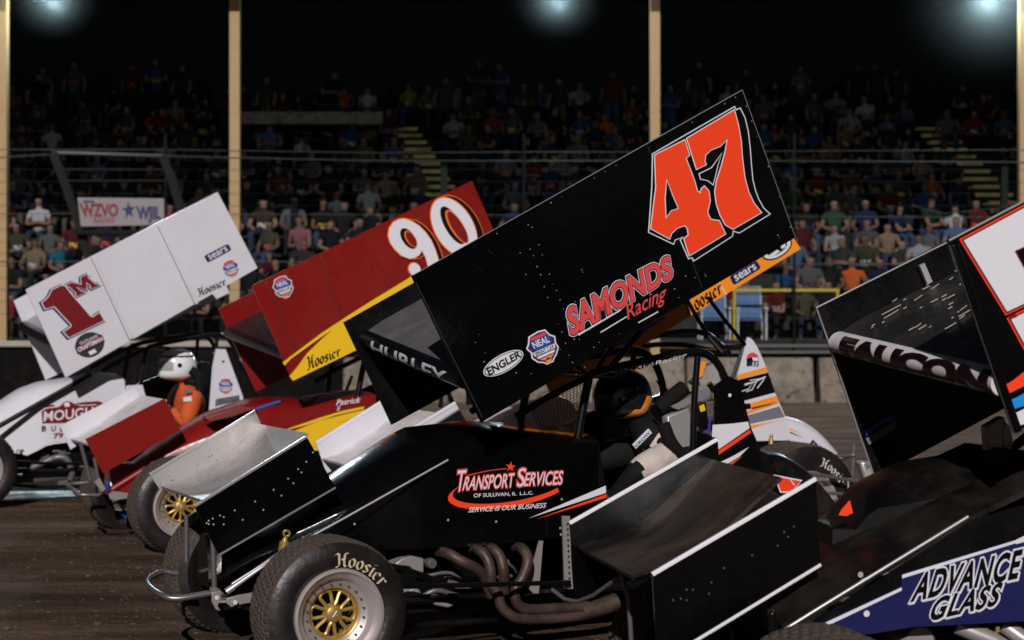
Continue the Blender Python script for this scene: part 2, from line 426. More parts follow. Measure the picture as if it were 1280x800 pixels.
gap_shade_m = mat('dark_gap_shade', (.02, .016, .018), .6)
def top_wing(car, lb, rb, foil, lmat, rmat_out, rmat_in, foilmat, lin=None, vl=.70, vr=-.62, th=.014, roll=None, rollmat=None, ribs=(), ribmat=None, rr=.042, trim=None, rib_h=.014):
    """lb/rb: photo outlines of the two side boards; foil: (near front, far front, chord length)."""
    L = car.sheet('side_board', lb, vl, th, lmat, inner=lin or lmat)
    R = car.sheet('side_board', rb, vr+th, th, rmat_in, inner=rmat_out)
    near, far, ln, d = foil
    a = car.p(near[0], near[1], vl-th-.002); b = car.p(far[0], far[1], vr+th+.002)
    q = [x if isinstance(x, Vector) else car.p(x[0], x[1], vl) for x in lb]
    dirv = (q[1]-q[0]).normalized(); nrm = Vector((-dirv.z, 0, dirv.x)) * (1 if dirv.x < 0 else -1)
    if nrm.z < 0: nrm = -nrm
    g = G(); rings = []
    prof = [(0, 0), (.08, .012), (.25, .008), (.5, -.012), (.75, .012), (.92, .06), (1.0, .10)]
    for t, c in prof:
        e = dirv*(ln*t)+nrm*(c*.9)
        rings.append([a+e, b+e, b+e-nrm*(.05*(1-t)+.012), a+e-nrm*(.05*(1-t)+.012)])
    g.loft(rings, 0)
    F = g.build('wing_foil', foilmat, car.root, sharp=50)
    g = G(); ctr = -nrm*.035+dirv*.0
    ringsr = []
    for k in range(2):
        base = (a, b)[k]+ctr
        ringsr.append([base+(-dirv*cos(t)*1.15+nrm*sin(t))*rr for t in [i*2*pi/28 for i in range(28)]])
    g.loft(ringsr, 0)
    Rl = g.build('nose_roll', rollmat or foilmat, car.root)
    for (p1, p2, wpx) in ribs:
        g = G(); A, B = car.p(*p1, vl), car.p(*p2, vl)
        dd = (B-A).normalized(); n2 = Vector((-dd.z, 0, dd.x))*wpx
        g.prism([A-n2, B-n2, B+n2, A+n2], (0, rib_h, 0), 0)
        o = g.build('stiffening_rib', ribmat or lmat, L, bevel=min(.004, rib_h*.4))
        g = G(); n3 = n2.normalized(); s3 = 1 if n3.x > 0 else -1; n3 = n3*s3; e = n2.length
        g.prism([A+n3*(e+.004), B+n3*(e+.004), B+n3*(e-.001), A+n3*(e-.001)], (0, .0016, 0), 0); g.build('rib_gap_shade', gap_shade_m, L)  # dark strip painted beside each rib for its gap and shadow
    return dict(L=L, R=R, F=F, roll=Rl, a=a, b=b, dir=dirv, nrm=nrm, ctr=ctr, rr=rr)
def roll_letters(car, wg, s, mats, t0, t1, phi0, phi1, offset=.0, under=None):
    """Lettering wrapped on the foil's nose roll. t: 0 near .. 1 far (text runs far to near), phi: angle from the front towards the top."""
    g = G(); layers = ([(under, 1)] if under else [])+[(offset, 0)]
    V0, _ = text_geo(s, 0.0)
    bb = (min(v[0] for v in V0), max(v[0] for v in V0), min(v[1] for v in V0), max(v[1] for v in V0))
    for li, (off, mi) in enumerate(layers):
        V, Fc = text_geo(s, off)
        bm = bmesh.new(); bv = [bm.verts.new((x, y, 0)) for x, y in V]
        for f in Fc: bm.faces.new([bv[i] for i in f])
        y0, y1 = min(v[1] for v in V), max(v[1] for v in V)
        for k in range(1, 14):
            bmesh.ops.bisect_plane(bm, geom=bm.verts[:]+bm.edges[:]+bm.faces[:], plane_co=(0, y0+(y1-y0)*k/14, 0), plane_no=(0, 1, 0))
        bm.verts.index_update(); V = [(v.co.x, v.co.y) for v in bm.verts]; Fc = [tuple(v.index for v in f.verts) for f in bm.faces]; bm.free()
        ids = islands(len(V), Fc); pts = []
        for i, (x, y) in enumerate(V):
            a = (x-bb[0])/(bb[1]-bb[0]); h = (y-bb[2])/(bb[3]-bb[2])
            t = t1+(t0-t1)*a; phi = phi0+(phi1-phi0)*h
            base = wg['a'].lerp(wg['b'], t)+wg['ctr']
            rad = wg['rr']+.0020+.0012*li+.0001*(ids[i] % 7)
            pts.append(base+(-wg['dir']*cos(phi)*-1.15*-1+wg['nrm']*sin(phi))*rad)
        g.add(pts, Fc, mi)
    me_mats = mats
    tmp = g.mesh('lettering', me_mats)
    o = bpy.data.objects.new('lettering', tmp); COL.objects.link(o); o.parent = wg['roll']
    return o
def front_wing(car, nb, fb, junc, nmat, inmat, foilmat, v=.37, th=.010, edge=None, edge_px=3.0, struts=(), fb_out=None, lip=True):
    N = car.sheet('front_side_board', nb, v, th, nmat, inner=inmat)
    Fb = car.sheet('front_side_board', fb, -v+th, th, inmat, inner=fb_out or nmat)
    prof = [car.p(x, y, -v+th+.002) for x, y in junc]
    prof = cat_rom(prof, 5)
    g = G(); rings = []
    for i, q in enumerate(prof):
        d = (prof[min(i+1, len(prof)-1)]-prof[max(i-1, 0)]).normalized(); n = Vector((-d.z, 0, d.x))
        if n.z < 0: n = -n
        n = n*-.012
        vv = v-th-.002
        rings.append([Vector((q.x, vv, q.z)), Vector((q.x, -vv, q.z)), Vector((q.x, -vv, q.z))+n, Vector((q.x, vv, q.z))+n])
    g.loft(rings, 0)
    # down-turned lip at the leading edge
    q = prof[0]; vv = v-th-.002
    g.prism([Vector((q.x+.004, vv, q.z)), Vector((q.x+.004, -vv, q.z)), Vector((q.x-.004, -vv, q.z-.016)), Vector((q.x-.004, vv, q.z-.016))], (-.006, 0, 0), 0)
    g.build('front_wing_foil', foilmat, car.root, sharp=45)
    if edge:
        for (b, vv, hi, lo) in ((nb, v, 1, 1), (fb, -v+th, 1, 0)):
            q = car.P(b, vv)
            for (i, j, on) in ((0, 1, hi), (3, 2, lo)):
                if not on: continue
                A, B = q[i], q[j]; d = (B-A).normalized(); n = Vector((-d.z, 0, d.x)); n = n if n.z > 0 else -n
                if i == 3: n = -n
                w = edge_px; g = G()
                # folded edge, wrapped over both faces of the sheet
                g.prism([A+n*.003, B+n*.003, B-n*w, A-n*w], (0, .004, 0), 0)
                g.prism([A+n*.003-Vector((0, th, 0)), B+n*.003-Vector((0, th, 0)), B-n*w-Vector((0, th, 0)), A-n*w-Vector((0, th, 0))], (0, -.004, 0), 0)
                g.prism([A+n*.003, B+n*.003, B+n*.003-Vector((0, th, 0)), A+n*.003-Vector((0, th, 0))], n*.003, 0)
                g.build('edge_trim', edge, N if b is nb else Fb)
    for st in struts:
        g = G(); g.tube(car.P3(st[0]), st[1], 10, smooth=False); g.build('wing_strut', steel, car.root)
    return N, Fb
def interp(poly, u):
    poly = sorted(poly, key=lambda a: a[0])
    if u <= poly[0][0]: return poly[0][1]
    for a, b in zip(poly, poly[1:]):
        if u <= b[0]: return a[1]+(b[1]-a[1])*(u-a[0])/max(b[0]-a[0], 1e-6)
    return poly[-1][1]
def body_shell(car, top, crease, bot, mats, hw=(.22, .38), vt=.5, n=22, u0=None, u1=None, name='body', crisp=False, sharp=32):
    """Hood and cowl: lofted from three silhouettes. hw: half width at the nose and at the cowl."""
    T = [(q.x, q.z) for q in car.P(top, .10)]; C = [(q.x, q.z) for q in car.P(crease, hw[1])]; B = [(q.x, q.z) for q in car.P(bot, hw[1])]
    umax = max(q[0] for q in C) if u1 is None else u1; umin = min(q[0] for q in C) if u0 is None else u0
    rings = []
    for i in range(n):
        t = i/(n-1); u = umax+(umin-umax)*t
        h = hw[0]+(hw[1]-hw[0])*min(1, t*1.8)
        wt, wc, wb = interp(T, u), interp(C, u), interp(B, u)
        wc = min(wc, wt-.015); wb = min(wb, wc-.02)
        if crisp:
            rings.append([Vector((u, s*h*a, z)) for s, a, z in ((1, 1, wb), (1, 1, wc), (1, .66, wc+(wt-wc)*.70), (1, .3, wt-.004), (1, 0, wt), (-1, .3, wt-.004), (-1, .66, wc+(wt-wc)*.70), (-1, 1, wc), (-1, 1, wb))]); continue
        rings.append([Vector((u, s*h*a, z)) for s, a, z in
            ((1, 1, wb), (1, 1, (wb+wc)/2), (1, 1, wc-.006), (1, .985, wc), (1, .86, wc+(wt-wc)*.42), (1, .70, wc+(wt-wc)*.80), (1, .42, wt), (1, .0, wt+.012),
             (-1, .42, wt), (-1, .70, wc+(wt-wc)*.80), (-1, .86, wc+(wt-wc)*.42), (-1, .985, wc), (-1, 1, wc-.006), (-1, 1, (wb+wc)/2), (-1, 1, wb))])
    g = G(); g.loft(rings, 0)
    return g.build(name, mats, car.root, sharp=sharp)
def tubes(car, name, lst, m, parent=None):
    for pts, r in lst:
        g = G(); g.tube([q if isinstance(q, Vector) else car.p(*q) for q in pts], r, 10, smooth=len(pts) > 2); g.build(name, m, parent or car.root)

def shield(car, g, c, w, h, ang, v, lay):
    """Series emblem: white edge, purple shield, blue banner with NEAL, white SPRINT CAR lines, amber foot. mats 0 white 1 purple 2 blue 3 black 4 amber 5 coral"""
    ca, sa = cos(ang), sin(ang)
    def m(x, y): return (c[0]+(x*w)*ca-(y*h)*sa, c[1]+(x*w)*sa+(y*h)*ca)
    out = [(-.28, -.46), (.06, -.5), (.30, -.46), (.36, -.28), (.5, -.16), (.44, .02), (.46, .18), (.30, .36), (.20, .42), (.12, .5), (-.10, .5), (-.18, .42), (-.34, .34), (-.46, .16), (-.42, 0), (-.5, -.16), (-.38, -.28)]
    pm = [m(*q) for q in out]
    car.decal(g, pm, v, lay, 0); car.decal(g, offset_poly(pm, -w*.045), v, lay+1, 1)
    car.decal(g, [m(-.26, -.40), m(.26, -.40), m(.24, -.30), m(-.24, -.30)], v, lay+2, 5)
    car.decal(g, [m(-.32, -.27), m(.32, -.27), m(.26, .0), m(-.26, .0)], v, lay+2, 2)
    Q = quad(m(-.27, -.27), m(.27, -.27), m(.27, -.08), m(-.27, -.08))
    car.text(g, 'NEAL', Q, v, lay+3, 6, offset=.02)
    car.decal(g, [m(-.38, .02), m(.38, .02), m(.34, .15), m(-.34, .15)], v, lay+2, 0)
    car.text(g, 'SPRINT CAR', quad(m(-.33, .035), m(.33, .035), m(.30, .135), m(-.30, .135)), v, lay+3, 3, offset=.01)
    car.decal(g, [m(-.31, .18), m(.31, .18), m(.27, .25), m(-.27, .25)], v, lay+2, 0)
    car.decal(g, [m(-.25, .28), m(.25, .28), m(.10, .36), m(0, .31), m(-.10, .36)], v, lay+2, 4)
    car.decal(g, [m(-.10, .38), m(.10, .38), m(.08, .46), m(-.08, .46)], v, lay+2, 4)
SHIELD_M = [whitev, purple, royal, blackv, orange2, coral, whitev]
def rrect(TL, TR, BR, BL, r=.18):
    q = quad(TL, TR, BR, BL); out = []
    for cx, cy, a0 in ((1-r*.5, 1-r, 0), (r*.5, 1-r, 90), (r*.5, r, 180), (1-r*.5, r, 270)):
        for k in range(5):
            t = radians(a0+k*22.5); out.append(q(cx+r*.5*cos(t), cy+r*sin(t)))
    return out
def badge(car, g, TL, TR, BR, BL, s, v, lay, mi_bg, mi_tx, pad=.14, offset=0.0):
    car.decal(g, rrect(TL, TR, BR, BL), v, lay, mi_bg)
    q = quad(TL, TR, BR, BL)
    Q = quad(q(pad*.6, 1-pad), q(1-pad*.6, 1-pad), q(1-pad*.6, pad), q(pad*.6, pad))
    car.text(g, s, Q, v, lay+1, mi_tx, offset=offset)
def chassis(car, R_r=.40, lwd=.30, rf=-.86):
    """Parts every car shares where the photo hides them: far wheels, axles, frame rails, seat pan, engine."""
    w = car.hubw
    wheel(car, 0, rf, .333, .27, w, flip=True)                      # right front, outer face away from us
    wheel(car, -2.2, -.95, R_r+.03, .42, R_r+.03, flip=True, rr=.20)
    g = G(); g.tube([(0, -.62, w), (0, .66, w)], .03, 10); g.build('front_axle', flat_black, car.root)
    g = G(); g.tube([(-2.2, -.6, w+.05), (-2.2, .5, w+.05)], .045, 10); g.build('rear_axle', flat_black, car.root)
    for s in (1, -1):
        g = G(); g.tube([(.30, .22*s, .33), (-.4, .33*s, .26), (-1.9, .36*s, .26), (-2.3, .30*s, .36)], .022, 8, smooth=True); g.build('frame_rail', flat_black, car.root)
    g = G(); g.box((-.85, 0, .42), (.62, .42, .34)); g.box((-.85, .24, .60), (.56, .10, .13)); g.box((-.85, -.24, .60), (.56, .10, .13))
    g.box((-.45, 0, .45), (.14, .34, .30)); g.build('engine', blackg, car.root, bevel=.02)
    g = G(); g.box((-1.2, 0, .20), (2.6, .60, .02)); g.build('floor_pan', blackg, car.root)
    g = G(); g.prism([(-.95, -.37, .25), (-.95, -.37, .98), (-1.5, -.37, .92), (-2.0, -.37, 1.12), (-2.0, -.37, .25)], (0, .012, 0)); g.build('far_cockpit_side', flat_black, car.root)
def cage(car, dz=0.0, m=None):
    """Roll cage in the shape seen on the nearest black car (its own frame), both sides."""
    m = m or flat_black; K = C47; sets = []
    for s in (1, -1):
        def q(px, py, v=.33): 
            a = K.p(px, py, .33); return Vector((a.x, s*v, a.z+dz))
        sets.append(([q(722, 548), q(729, 508), q(737, 468)], .022))
        sets.append(([q(737, 468), q(770, 459), q(830, 446), q(868, 440), q(890, 447), q(905, 470), q(912, 505), q(914, 560)], .021))
        sets.append(([q(872, 446), q(868, 500), q(866, 566)], .017))
        sets.append(([q(652, 522, .26), q(690, 496, .30), q(737, 470)], .018))
        sets.append(([q(905, 480), q(945, 560), q(965, 640)], .018))
    a = K.p(737, 468, 0); sets.append(([Vector((a.x, .33, a.z+dz)), Vector((a.x, -.33, a.z+dz))], .02))
    a = K.p(868, 440, 0); sets.append(([Vector((a.x, .33, a.z+dz)), Vector((a.x, -.33, a.z+dz))], .02))
    for pts, r in sets:
        g = G(); g.tube(pts, r, 10, smooth=len(pts) > 2); g.build('roll_cage_tube', m, car.root)
def zz(pts, ox, oy, k):
    """Outline measured on an enlargement: origin and scale back to photo pixels."""
    return [(ox+x/k, oy+y/k) for x, y in pts]
# ---------------------------------------------------------------- the black car with the orange 47
C47 = Car((424, 770), 288, 26, 'glossy black winged sprint car with a big orange 47 on its side board')
c = C47
LB = [(515, 345), (928, 113), (994, 297), (602, 528)]
near_dir = None
wg = top_wing(c, LB, [(430, 403), (830, 178), (890, 311), (490, 531)], ((578, 466), (456, 416), 1.55, None), black, blackg, blackg, mat('scuffed_dark_wing_sheet', (.09, .085, .09), .42, grime=.5, gcol=(.17, .16, .16), gscale=7), rollmat=black,
              ribs=[((812, 181), (880, 358), .011), ((523, 352), (606, 520), .012)], ribmat=black, rib_h=.0028)
roll_letters(c, wg, 'HURLEY', [silverv, blackv], .10, .86, -.55, .85, offset=.02)
# the number
g = G()
out47 = zz([(85, 285), (445, 78), (452, 92), (470, 85), (492, 130), (506, 190), (514, 260), (520, 340), (526, 400), (537, 445), (550, 480), (572, 520), (602, 548), (465, 632), (440, 625), (437, 645), (265, 755), (258, 740), (243, 745), (205, 660), (215, 650), (188, 662), (180, 682), (68, 628), (82, 430)], 790, 110, 3.476)
four = zz([(97, 292), (226, 227), (246, 292), (230, 305), (250, 355), (270, 410), (280, 448), (293, 458), (300, 438), (312, 428), (330, 448), (336, 490), (324, 540), (338, 572), (376, 578), (402, 634), (247, 727), (224, 655), (243, 640), (240, 612), (226, 596), (192, 608), (168, 632), (160, 654), (80, 610), (102, 430)], 790, 110, 3.476)
seven = zz([(236, 220), (441, 97), (458, 160), (470, 230), (476, 310), (486, 390), (502, 450), (525, 500), (558, 541), (436, 612), (404, 594), (380, 550), (364, 500), (358, 450), (366, 400), (386, 340), (402, 280), (412, 222), (380, 252), (340, 268), (316, 290), (312, 318), (318, 332), (278, 352)], 790, 110, 3.476)
tri = zz([(148, 404), (172, 470), (195, 522), (165, 532), (146, 560), (142, 480)], 790, 110, 3.476)
c.decal(g, out47, .70, 2.8, 0); c.decal(g, offset_poly(out47, -1.3), .70, 3.8, 1)
c.decal(g, offset_poly(four, 1.15), .70, 4.6, 0); c.decal(g, offset_poly(seven, 1.15), .70, 5.0, 0)
c.decal(g, four, .70, 5.6, 2); c.decal(g, seven, .70, 6.0, 2)
c.decal(g, offset_poly(tri, 1.1), .70, 6.8, 0); c.decal(g, tri, .70, 7.6, 1)
c.decal(g, zz([(285, 372), (340, 345), (388, 280), (372, 335), (350, 425), (325, 405), (292, 398)], 790, 110, 3.476), .70, 6.9, 0)
c.decal(g, offset_poly(zz([(285, 372), (340, 345), (388, 280), (372, 335), (350, 425), (325, 405), (292, 398)], 790, 110, 3.476), -1.1), .70, 7.7, 1)
g.build('number', [whitev, blackv, orange], wg['L'])
# sponsor lettering
g = G()
Q = quad((706, 388), (835, 320), (842, 345), (714, 419))
c.text(g, 'SAMONDS', Q, .70, 1, 0, offset=.085, shear=.12); c.text(g, 'SAMONDS', Q, .70, 2.4, 1, offset=.062, shear=.12); c.text(g, 'SAMONDS', Q, .70, 3.8, 2, offset=.036, shear=.12)
c.text(g, 'Racing', quad((778, 383), (832, 355), (832, 380), (786, 405)), .70, 5.5, 2, offset=.006, shear=.3)
c.decal(g, [(722, 418), (775, 387), (776, 388.2), (723, 419.6)], .70, 1.5, 0); c.decal(g, [(750, 415), (783, 395), (784, 396), (751, 416)], .70, 1.5, 0)
c.decal(g, [(797, 403), (822, 389), (823, 390), (798, 404)], .70, 1.5, 0)
g.build('lettering', [whitev, blackv, coral], wg['L'])
g = G()
ang = radians(-29)
c.decal(g, ell(629, 454, 28, 11.2, ang), .70, 1, 0); c.decal(g, ell(629, 454, 26.6, 10, ang), .70, 2, 1); c.decal(g, ell(629, 454, 25.4, 9.2, ang), .70, 3, 0)
c.text(g, 'ENGLER', quad((607.5, 460.5), (648, 438), (651, 446), (611, 469.5)), .70, 4, 1, offset=.03)
g.build('oval_sticker', [whitev, blackv], wg['L'])
g = G(); shield(c, g, (678.5, 434.5), 40, 43, radians(-24), .70, 1); g.build('series_emblem', SHIELD_M, wg['L'])
# rivets and paint chips
g = G(); rnd = random.Random(5)
def dot(car, g, x, y, v, r, lay=1.5):
    q = car.p(x, y, v); pts = [q+Vector((r*cos(t), .0012*lay, r*sin(t))) for t in [2*pi*i/8 for i in range(8)]]; g.poly(pts)
riv = []
for k in range(30):
    t = (k+.5)/30; x = 519+(926-519)*t; y = 345+(113-345)*t+5
    if rnd.random() < .5: riv.append((x, y))
for k in range(12):
    t = (k+.4)/12; riv += [(806+66*t, 190+165*t), (816+66*t+2, 186+165*t)] if k % 2 else [(806+66*t, 190+165*t)]
for k in range(9):
    t = (k+.4)/9; riv.append((930+62*t, 125+170*t))
for k in range(14):
    t = (k+.3)/14; riv.append((661+62*t, 305+170*t+rnd.uniform(-3, 3)))
    riv.append((672+62*t, 300+170*t+rnd.uniform(-3, 3)))
riv += [(611, 430), (606, 441), (605, 452), (606, 461), (612, 466), (623, 473), (645, 466), (664, 467), (594, 428), (598, 418), (652, 424), (676, 413), (700, 437), (724, 424), (737, 413), (751, 400), (774, 417), (749, 428), (742, 434), (769, 388), (706, 288), (724, 262), (635, 325), (657, 343), (665, 308), (650, 316), (665, 284), (655, 282), (660, 281), (702, 323), (727, 337), (728, 340), (857, 345), (870, 340), (875, 350), (882, 345), (968, 296), (972, 294), (974, 297), (843, 361), (848, 372), (776, 363), (749, 364), (719, 377)]
for x, y in riv:
    if rnd.random() < .78: dot(c, g, x, y, .70, rnd.choice((.0014, .002, .0026, .0032)))
g.build('rivet_heads', rivet_m, wg['L'])
# scuffed dents left of the board's centre
g = G()
for pts in ([(585, 315), (597, 306), (607, 309), (620, 320), (640, 329), (668, 329)], [(590, 326), (596, 332), (604, 341), (614, 343)], [(676, 262), (681, 270), (683, 280), (690, 288)]):
    g.tube([q+Vector((0, -.002, 0)) for q in c.P(pts, .70)], [.001, .007, .006, .001], 8, smooth=True)
g.build('dent_crease', black, wg['L'])
# front wing
fn, ff = front_wing(c, [(243.4, 633), (383.5, 546), (419.5, 609.5), (273.4, 694)], [(187, 593), (319, 514), (328, 533), (308, 557), (280, 580), (251, 596), (226, 608), (201, 614)], [(201, 607), (225, 600), (250, 588.5), (278, 573), (306, 549), (324, 530)],
    black, silver, silver, edge=mat('polished_edge', (.78, .76, .77), .3, .8), edge_px=.005, fb_out=black,
    struts=[([(233, 644, 0.0), (233, 702, 0.0)], .012), ([(266, 672, .30), (268, 734, .30)], .013)])
g = G()
for x, y in zz([(1038, 322), (998, 380), (948, 425), (968, 445), (886, 484), (918, 512), (797, 552), (845, 588), (683, 624), (734, 676), (558, 679), (607, 737), (467, 710), (490, 720), (490, 765), (427, 765), (397, 742), (385, 757), (422, 729), (398, 763)], 180, 500, 4.923):
    dot(c, g, x, y, .37, .0042)
g.build('rivet_heads', rivet_m, fn)
# body
b47 = body_shell(c, [(340, 668), (372, 640), (405, 617), (445, 590), (500, 554), (530, 538), (600, 530), (745, 540)], [(283, 735), (330, 701), (352, 690), (560, 575), (600, 556), (650, 549), (748, 552)],
    [(285, 745), (330, 722), (400, 702), (480, 690), (600, 682), (700, 672), (716, 672)], black, hw=(.10, .38))
g = G()                                                     # bright crease moulding on the shell's edge
A = c.P([(290, 730), (350, 692), (430, 648), (560, 575)], .383); g.tube(A, .006, 8); g.build('crease_strip', mat('polished_edge', (.78, .76, .77), .3, .8), b47)
g = G()
V38 = .381
c.decal(g, [(660.5, 648), (757, 607), (757.5, 616)], V38, 1, 0); c.decal(g, [(670, 649), (758, 617.5), (758, 622)], V38, 1, 1)
g.build('body_stripe', [whitev, orange], b47)
g = G()
sw = ell(635, 612, 76, 22, radians(-9), 40, radians(35), radians(238)); sw2 = ell(637, 608, 72, 19, radians(-9), 40, radians(35), radians(238))
for i in range(len(sw)-1): c.decal(g, [sw[i], sw[i+1], sw2[i+1], sw2[i]], V38, 1, 1)
c.decal(g, zz([(245, 132), (330, 112), (420, 95), (515, 84), (515, 90), (420, 100), (330, 118), (245, 140)], 540, 570, 5.565), V38, 1.4, 1)
star = []
for i in range(10):
    r = 6.6 if i % 2 == 0 else 2.7; t = -pi/2+i*pi/5+.12; star.append((638+r*cos(t), 583.5+r*sin(t)))
c.decal(g, star, V38, 2, 1)
def tserv(lay, mi, off):
    for s, q in (('T', ((572, 588.5), (583, 587.5), (578, 613.5), (569.5, 614))), ('RANSPORT', ((582, 596), (643, 591.5), (641, 609), (577.5, 613))), ('S', ((648, 585.5), (658, 585), (654, 608), (645.5, 608.5))), ('ERVICES', ((658, 591), (704, 588.5), (702, 605.5), (654, 607.5)))):
        c.text(g, s, quad(*q), V38, lay, mi, offset=off)
tserv(2, 2, .055); tserv(3.4, 0, .0)
c.text(g, 'OF SULLIVAN, IL  L.L.C.', quad((592, 617), (666, 614), (666, 618.5), (592, 622.5)), V38, 2, 0, offset=.012)
c.text(g, 'SERVICE IS OUR BUSINESS', quad((586, 634.5), (683, 628.5), (682, 634.5), (585, 640.5)), V38, 2, 0, offset=.012, shear=.2)
g.build('lettering', [whitev, orange, coral], b47)
g = G()
for x, y in ((702, 624), (443, 655), (620, 652), (560, 650), (701, 668), (700, 660)): dot(c, g, x, y, V38, .006)
g.build('rivet_heads', rivet_m, b47)
# cockpit side, bracket strip, sail panel, tail
c.sheet('cockpit_side', [(716, 548), (748, 550), (757, 606), (760, 640), (820, 690), (900, 700), (900, 760), (716, 672)], .378, .01, blackg)
br = c.sheet('slotted_bracket', [(703, 645), (712.5, 645), (714, 700), (716.5, 736), (706, 736), (705, 700)], .47, .012, alloy)
g = G()
for k in range(11): dot(c, g, 709.3+k*.25, 655+k*6.8, .47, .006, 1.2)
g.build('bracket_hole', blackv, br)
sail = c.sheet('sail_panel', [(894, 482), (911, 470), (924, 476), (935, 520), (946, 560), (958, 602), (972, 660), (890, 660), (892, 545), (893, 520)], .40, .012, black)
g = G()
c.decal(g, [(890.6, 531), (915, 529.5), (935, 527), (937, 535), (897.7, 562), (896.7, 547), (889.8, 546)], .40, 1, 0)
c.decal(g, [(897.7, 563.5), (937.3, 536.8), (938.6, 541), (897.7, 569)], .40, 1, 1)
c.decal(g, [(898, 578.7), (918, 569), (936.3, 558.4), (924, 571), (907, 581)], .40, 1, 0)
c.decal(g, [(907, 582), (929, 569.5), (910, 584.5)], .40, 1, 1)
dot(c, g, 912, 494, .40, .010, 2); dot(c, g, 945.6, 595, .40, .012, 2)
g.build('panel_print', [whitev, orange], sail)
def tail_tank(car, out, m, name='tail_tank', hw=.30, drop=.62):
    """Fuel tail: rounded cross-sections under a traced top line."""
    q = cat_rom(car.P(out, .05), 4); rings = []
    u0, u1 = q[0].x, q[-1].x
    for i, a in enumerate(q):
        t = i/(len(q)-1); h = hw*(1-.10*t*t); zb = max(.30, a.z-drop*(1-.45*t)); zt = a.z
        rings.append([Vector((a.x, h*sgn(cos(k))*abs(cos(k))**.38, (zt+zb)/2+(zt-zb)/2*sgn(sin(k))*abs(sin(k))**.6)) for k in [2*pi*j/24+.01 for j in range(24)]])
    g = G(); g.loft(rings); return g.build(name, m, car.root)
def sgn(x): return 1 if x >= 0 else -1
tk = tail_tank(c, [(935, 561), (950, 562), (963, 567), (981, 580), (1001, 600), (1020, 625)], deckm, hw=.34)
g = G(); c.decal(g, [(966.5, 593), (1003, 600), (990, 616), (975, 616)], .36, 1, 0); c.decal(g, [(969, 595.5), (1001, 601.5), (989, 614), (976, 614)], .36, 2, 1); c.decal(g, [(986, 598), (987.2, 598), (993, 606), (992, 607)], .36, 3, 0)
g.build('tail_sticker', [whitev, orange], tk)
# running gear
wheel(c, 0, .88, .333, .28, c.hubw, letters=tan_letter, rot=.15, start=.09)
wheel(c, -2.2, .74, .39, .34, .39)
chassis(c); cage(c)
g = G(); g.tube(c.P3([(222, 717, -.24), (203, 715, -.24), (188, 722, -.18), (186, 731, -.08), (201, 743, .18), (222, 748, .25), (265, 741, .27)]), .0145, 10, smooth=True); g.build('front_bumper', steel, c.root)
g = G(); g.prism(c.P([(284, 748), (300, 744), (322, 740), (323, 752), (304, 755), (289, 759), (284, 755)], .42), (0, -.02, 0)); g.prism(c.P([(265, 741), (276, 738), (277, 750), (272, 757), (276, 764), (270, 762), (265, 752)], .30), (0, -.015, 0))
for x, y in ((271, 747), (294, 753)): g.tube([c.p(x, y, .42), c.p(x, y, .44)], .012, 12)
g.build('suspension_arm', alloy, c.root, bevel=.002)
g = G(); g.tube(c.P3([(283, 740, .30), (352, 692, .34)]), .017, 10); g.build('torsion_tube', alloy, c.root)
g = G(); g.tube(c.P3([(352, 704, .45), (356, 677, .45)]), .024, 14); g.tube(c.P3([(356, 677, .45), (357, 672, .45)]), [.016, .010], 10); g.lathe([(.010, -.006), (.018, -.006), (.018, .006), (.010, .006)], c.p(358, 667, .45), (0, 1, 0), 20, closed=True); g.build('shock_absorber', brass, c.root)
tubes(c, 'radius_rod', [([(505, 733, .80), (600, 731, .66), (712, 728, .5)], .012), ([(492, 708, .62), (530, 720, .58), (566, 735, .52)], .014)], flat_black)
tubes(c, 'lower_frame_tube', [([(508, 782, .42), (620, 775, .42)], .016), ([(560, 745, .40), (700, 745, .40)], .014)], blackg)
hp = [([(548, 689, .30), (560, 692, .42), (578, 702, .47), (596, 711, .47), (606, 722, .46), (614, 745, .44)], .026),
      ([(589, 686, .30), (598, 687, .42), (608, 697, .47), (613, 712, .49), (614, 728, .49), (622, 742, .50), (626, 756, .50), (634, 766, .50), (650, 773, .50), (690, 773, .49), (736, 768, .47)], .026),
      ([(607, 685, .30), (616, 686, .42), (625, 696, .47), (629, 712, .49), (630, 728, .47), (630, 745, .44)], .026),
      ([(643, 684, .30), (652, 685, .42), (659, 695, .47), (659, 706, .49), (653, 722, .49), (645, 735, .49), (644, 748, .49), (650, 758, .49), (665, 762, .49), (700, 760, .48), (736, 758, .47)], .026)]
for pts, r in hp:
    g = G(); g.tube(c.P3(pts), r, 14, smooth=True); g.build('header_pipe', header, c.root)
g = G(); A, B, D = c.p(726, 765, .47), c.p(745, 761, .47), c.p(770, 752, .47); g.tube([A, B, D], [.040, .042, .046], 16, caps=False); g.build('header_collector', header, c.root)
g = G(); g.prism(c.P([(493, 706), (503, 698), (515, 695), (530, 698), (530, 716), (522, 718), (512, 708)], .30), (0, -.12, 0)); g.lathe([(0, 0), (.035, 0), (.042, -.02), (.042, -.10)], c.p(518, 745, .34), (0, 1, 0), 20)
g.build('engine_front_casting', alloy, c.root, bevel=.006)
oily = mat('oily_casting', (.16, .15, .15), .4, .4, grime=.6, gcol=(.02, .018, .016), gscale=14)
g = G(); g.prism(c.P([(537, 746), (546, 743), (556, 748), (568, 757), (560, 760), (545, 757), (538, 753)], .36), (0, -.08, 0)); g.build('oil_pump', alloy, c.root, bevel=.008)
g = G(); g.lathe([(0, 0), (.022, 0), (.026, -.01), (.026, -.07)], c.p(541, 705, .30), (0, 1, 0), 16); g.lathe([(0, 0), (.016, 0), (.02, -.01), (.02, -.07)], c.p(634, 704, .32), (0, 1, 0), 16)
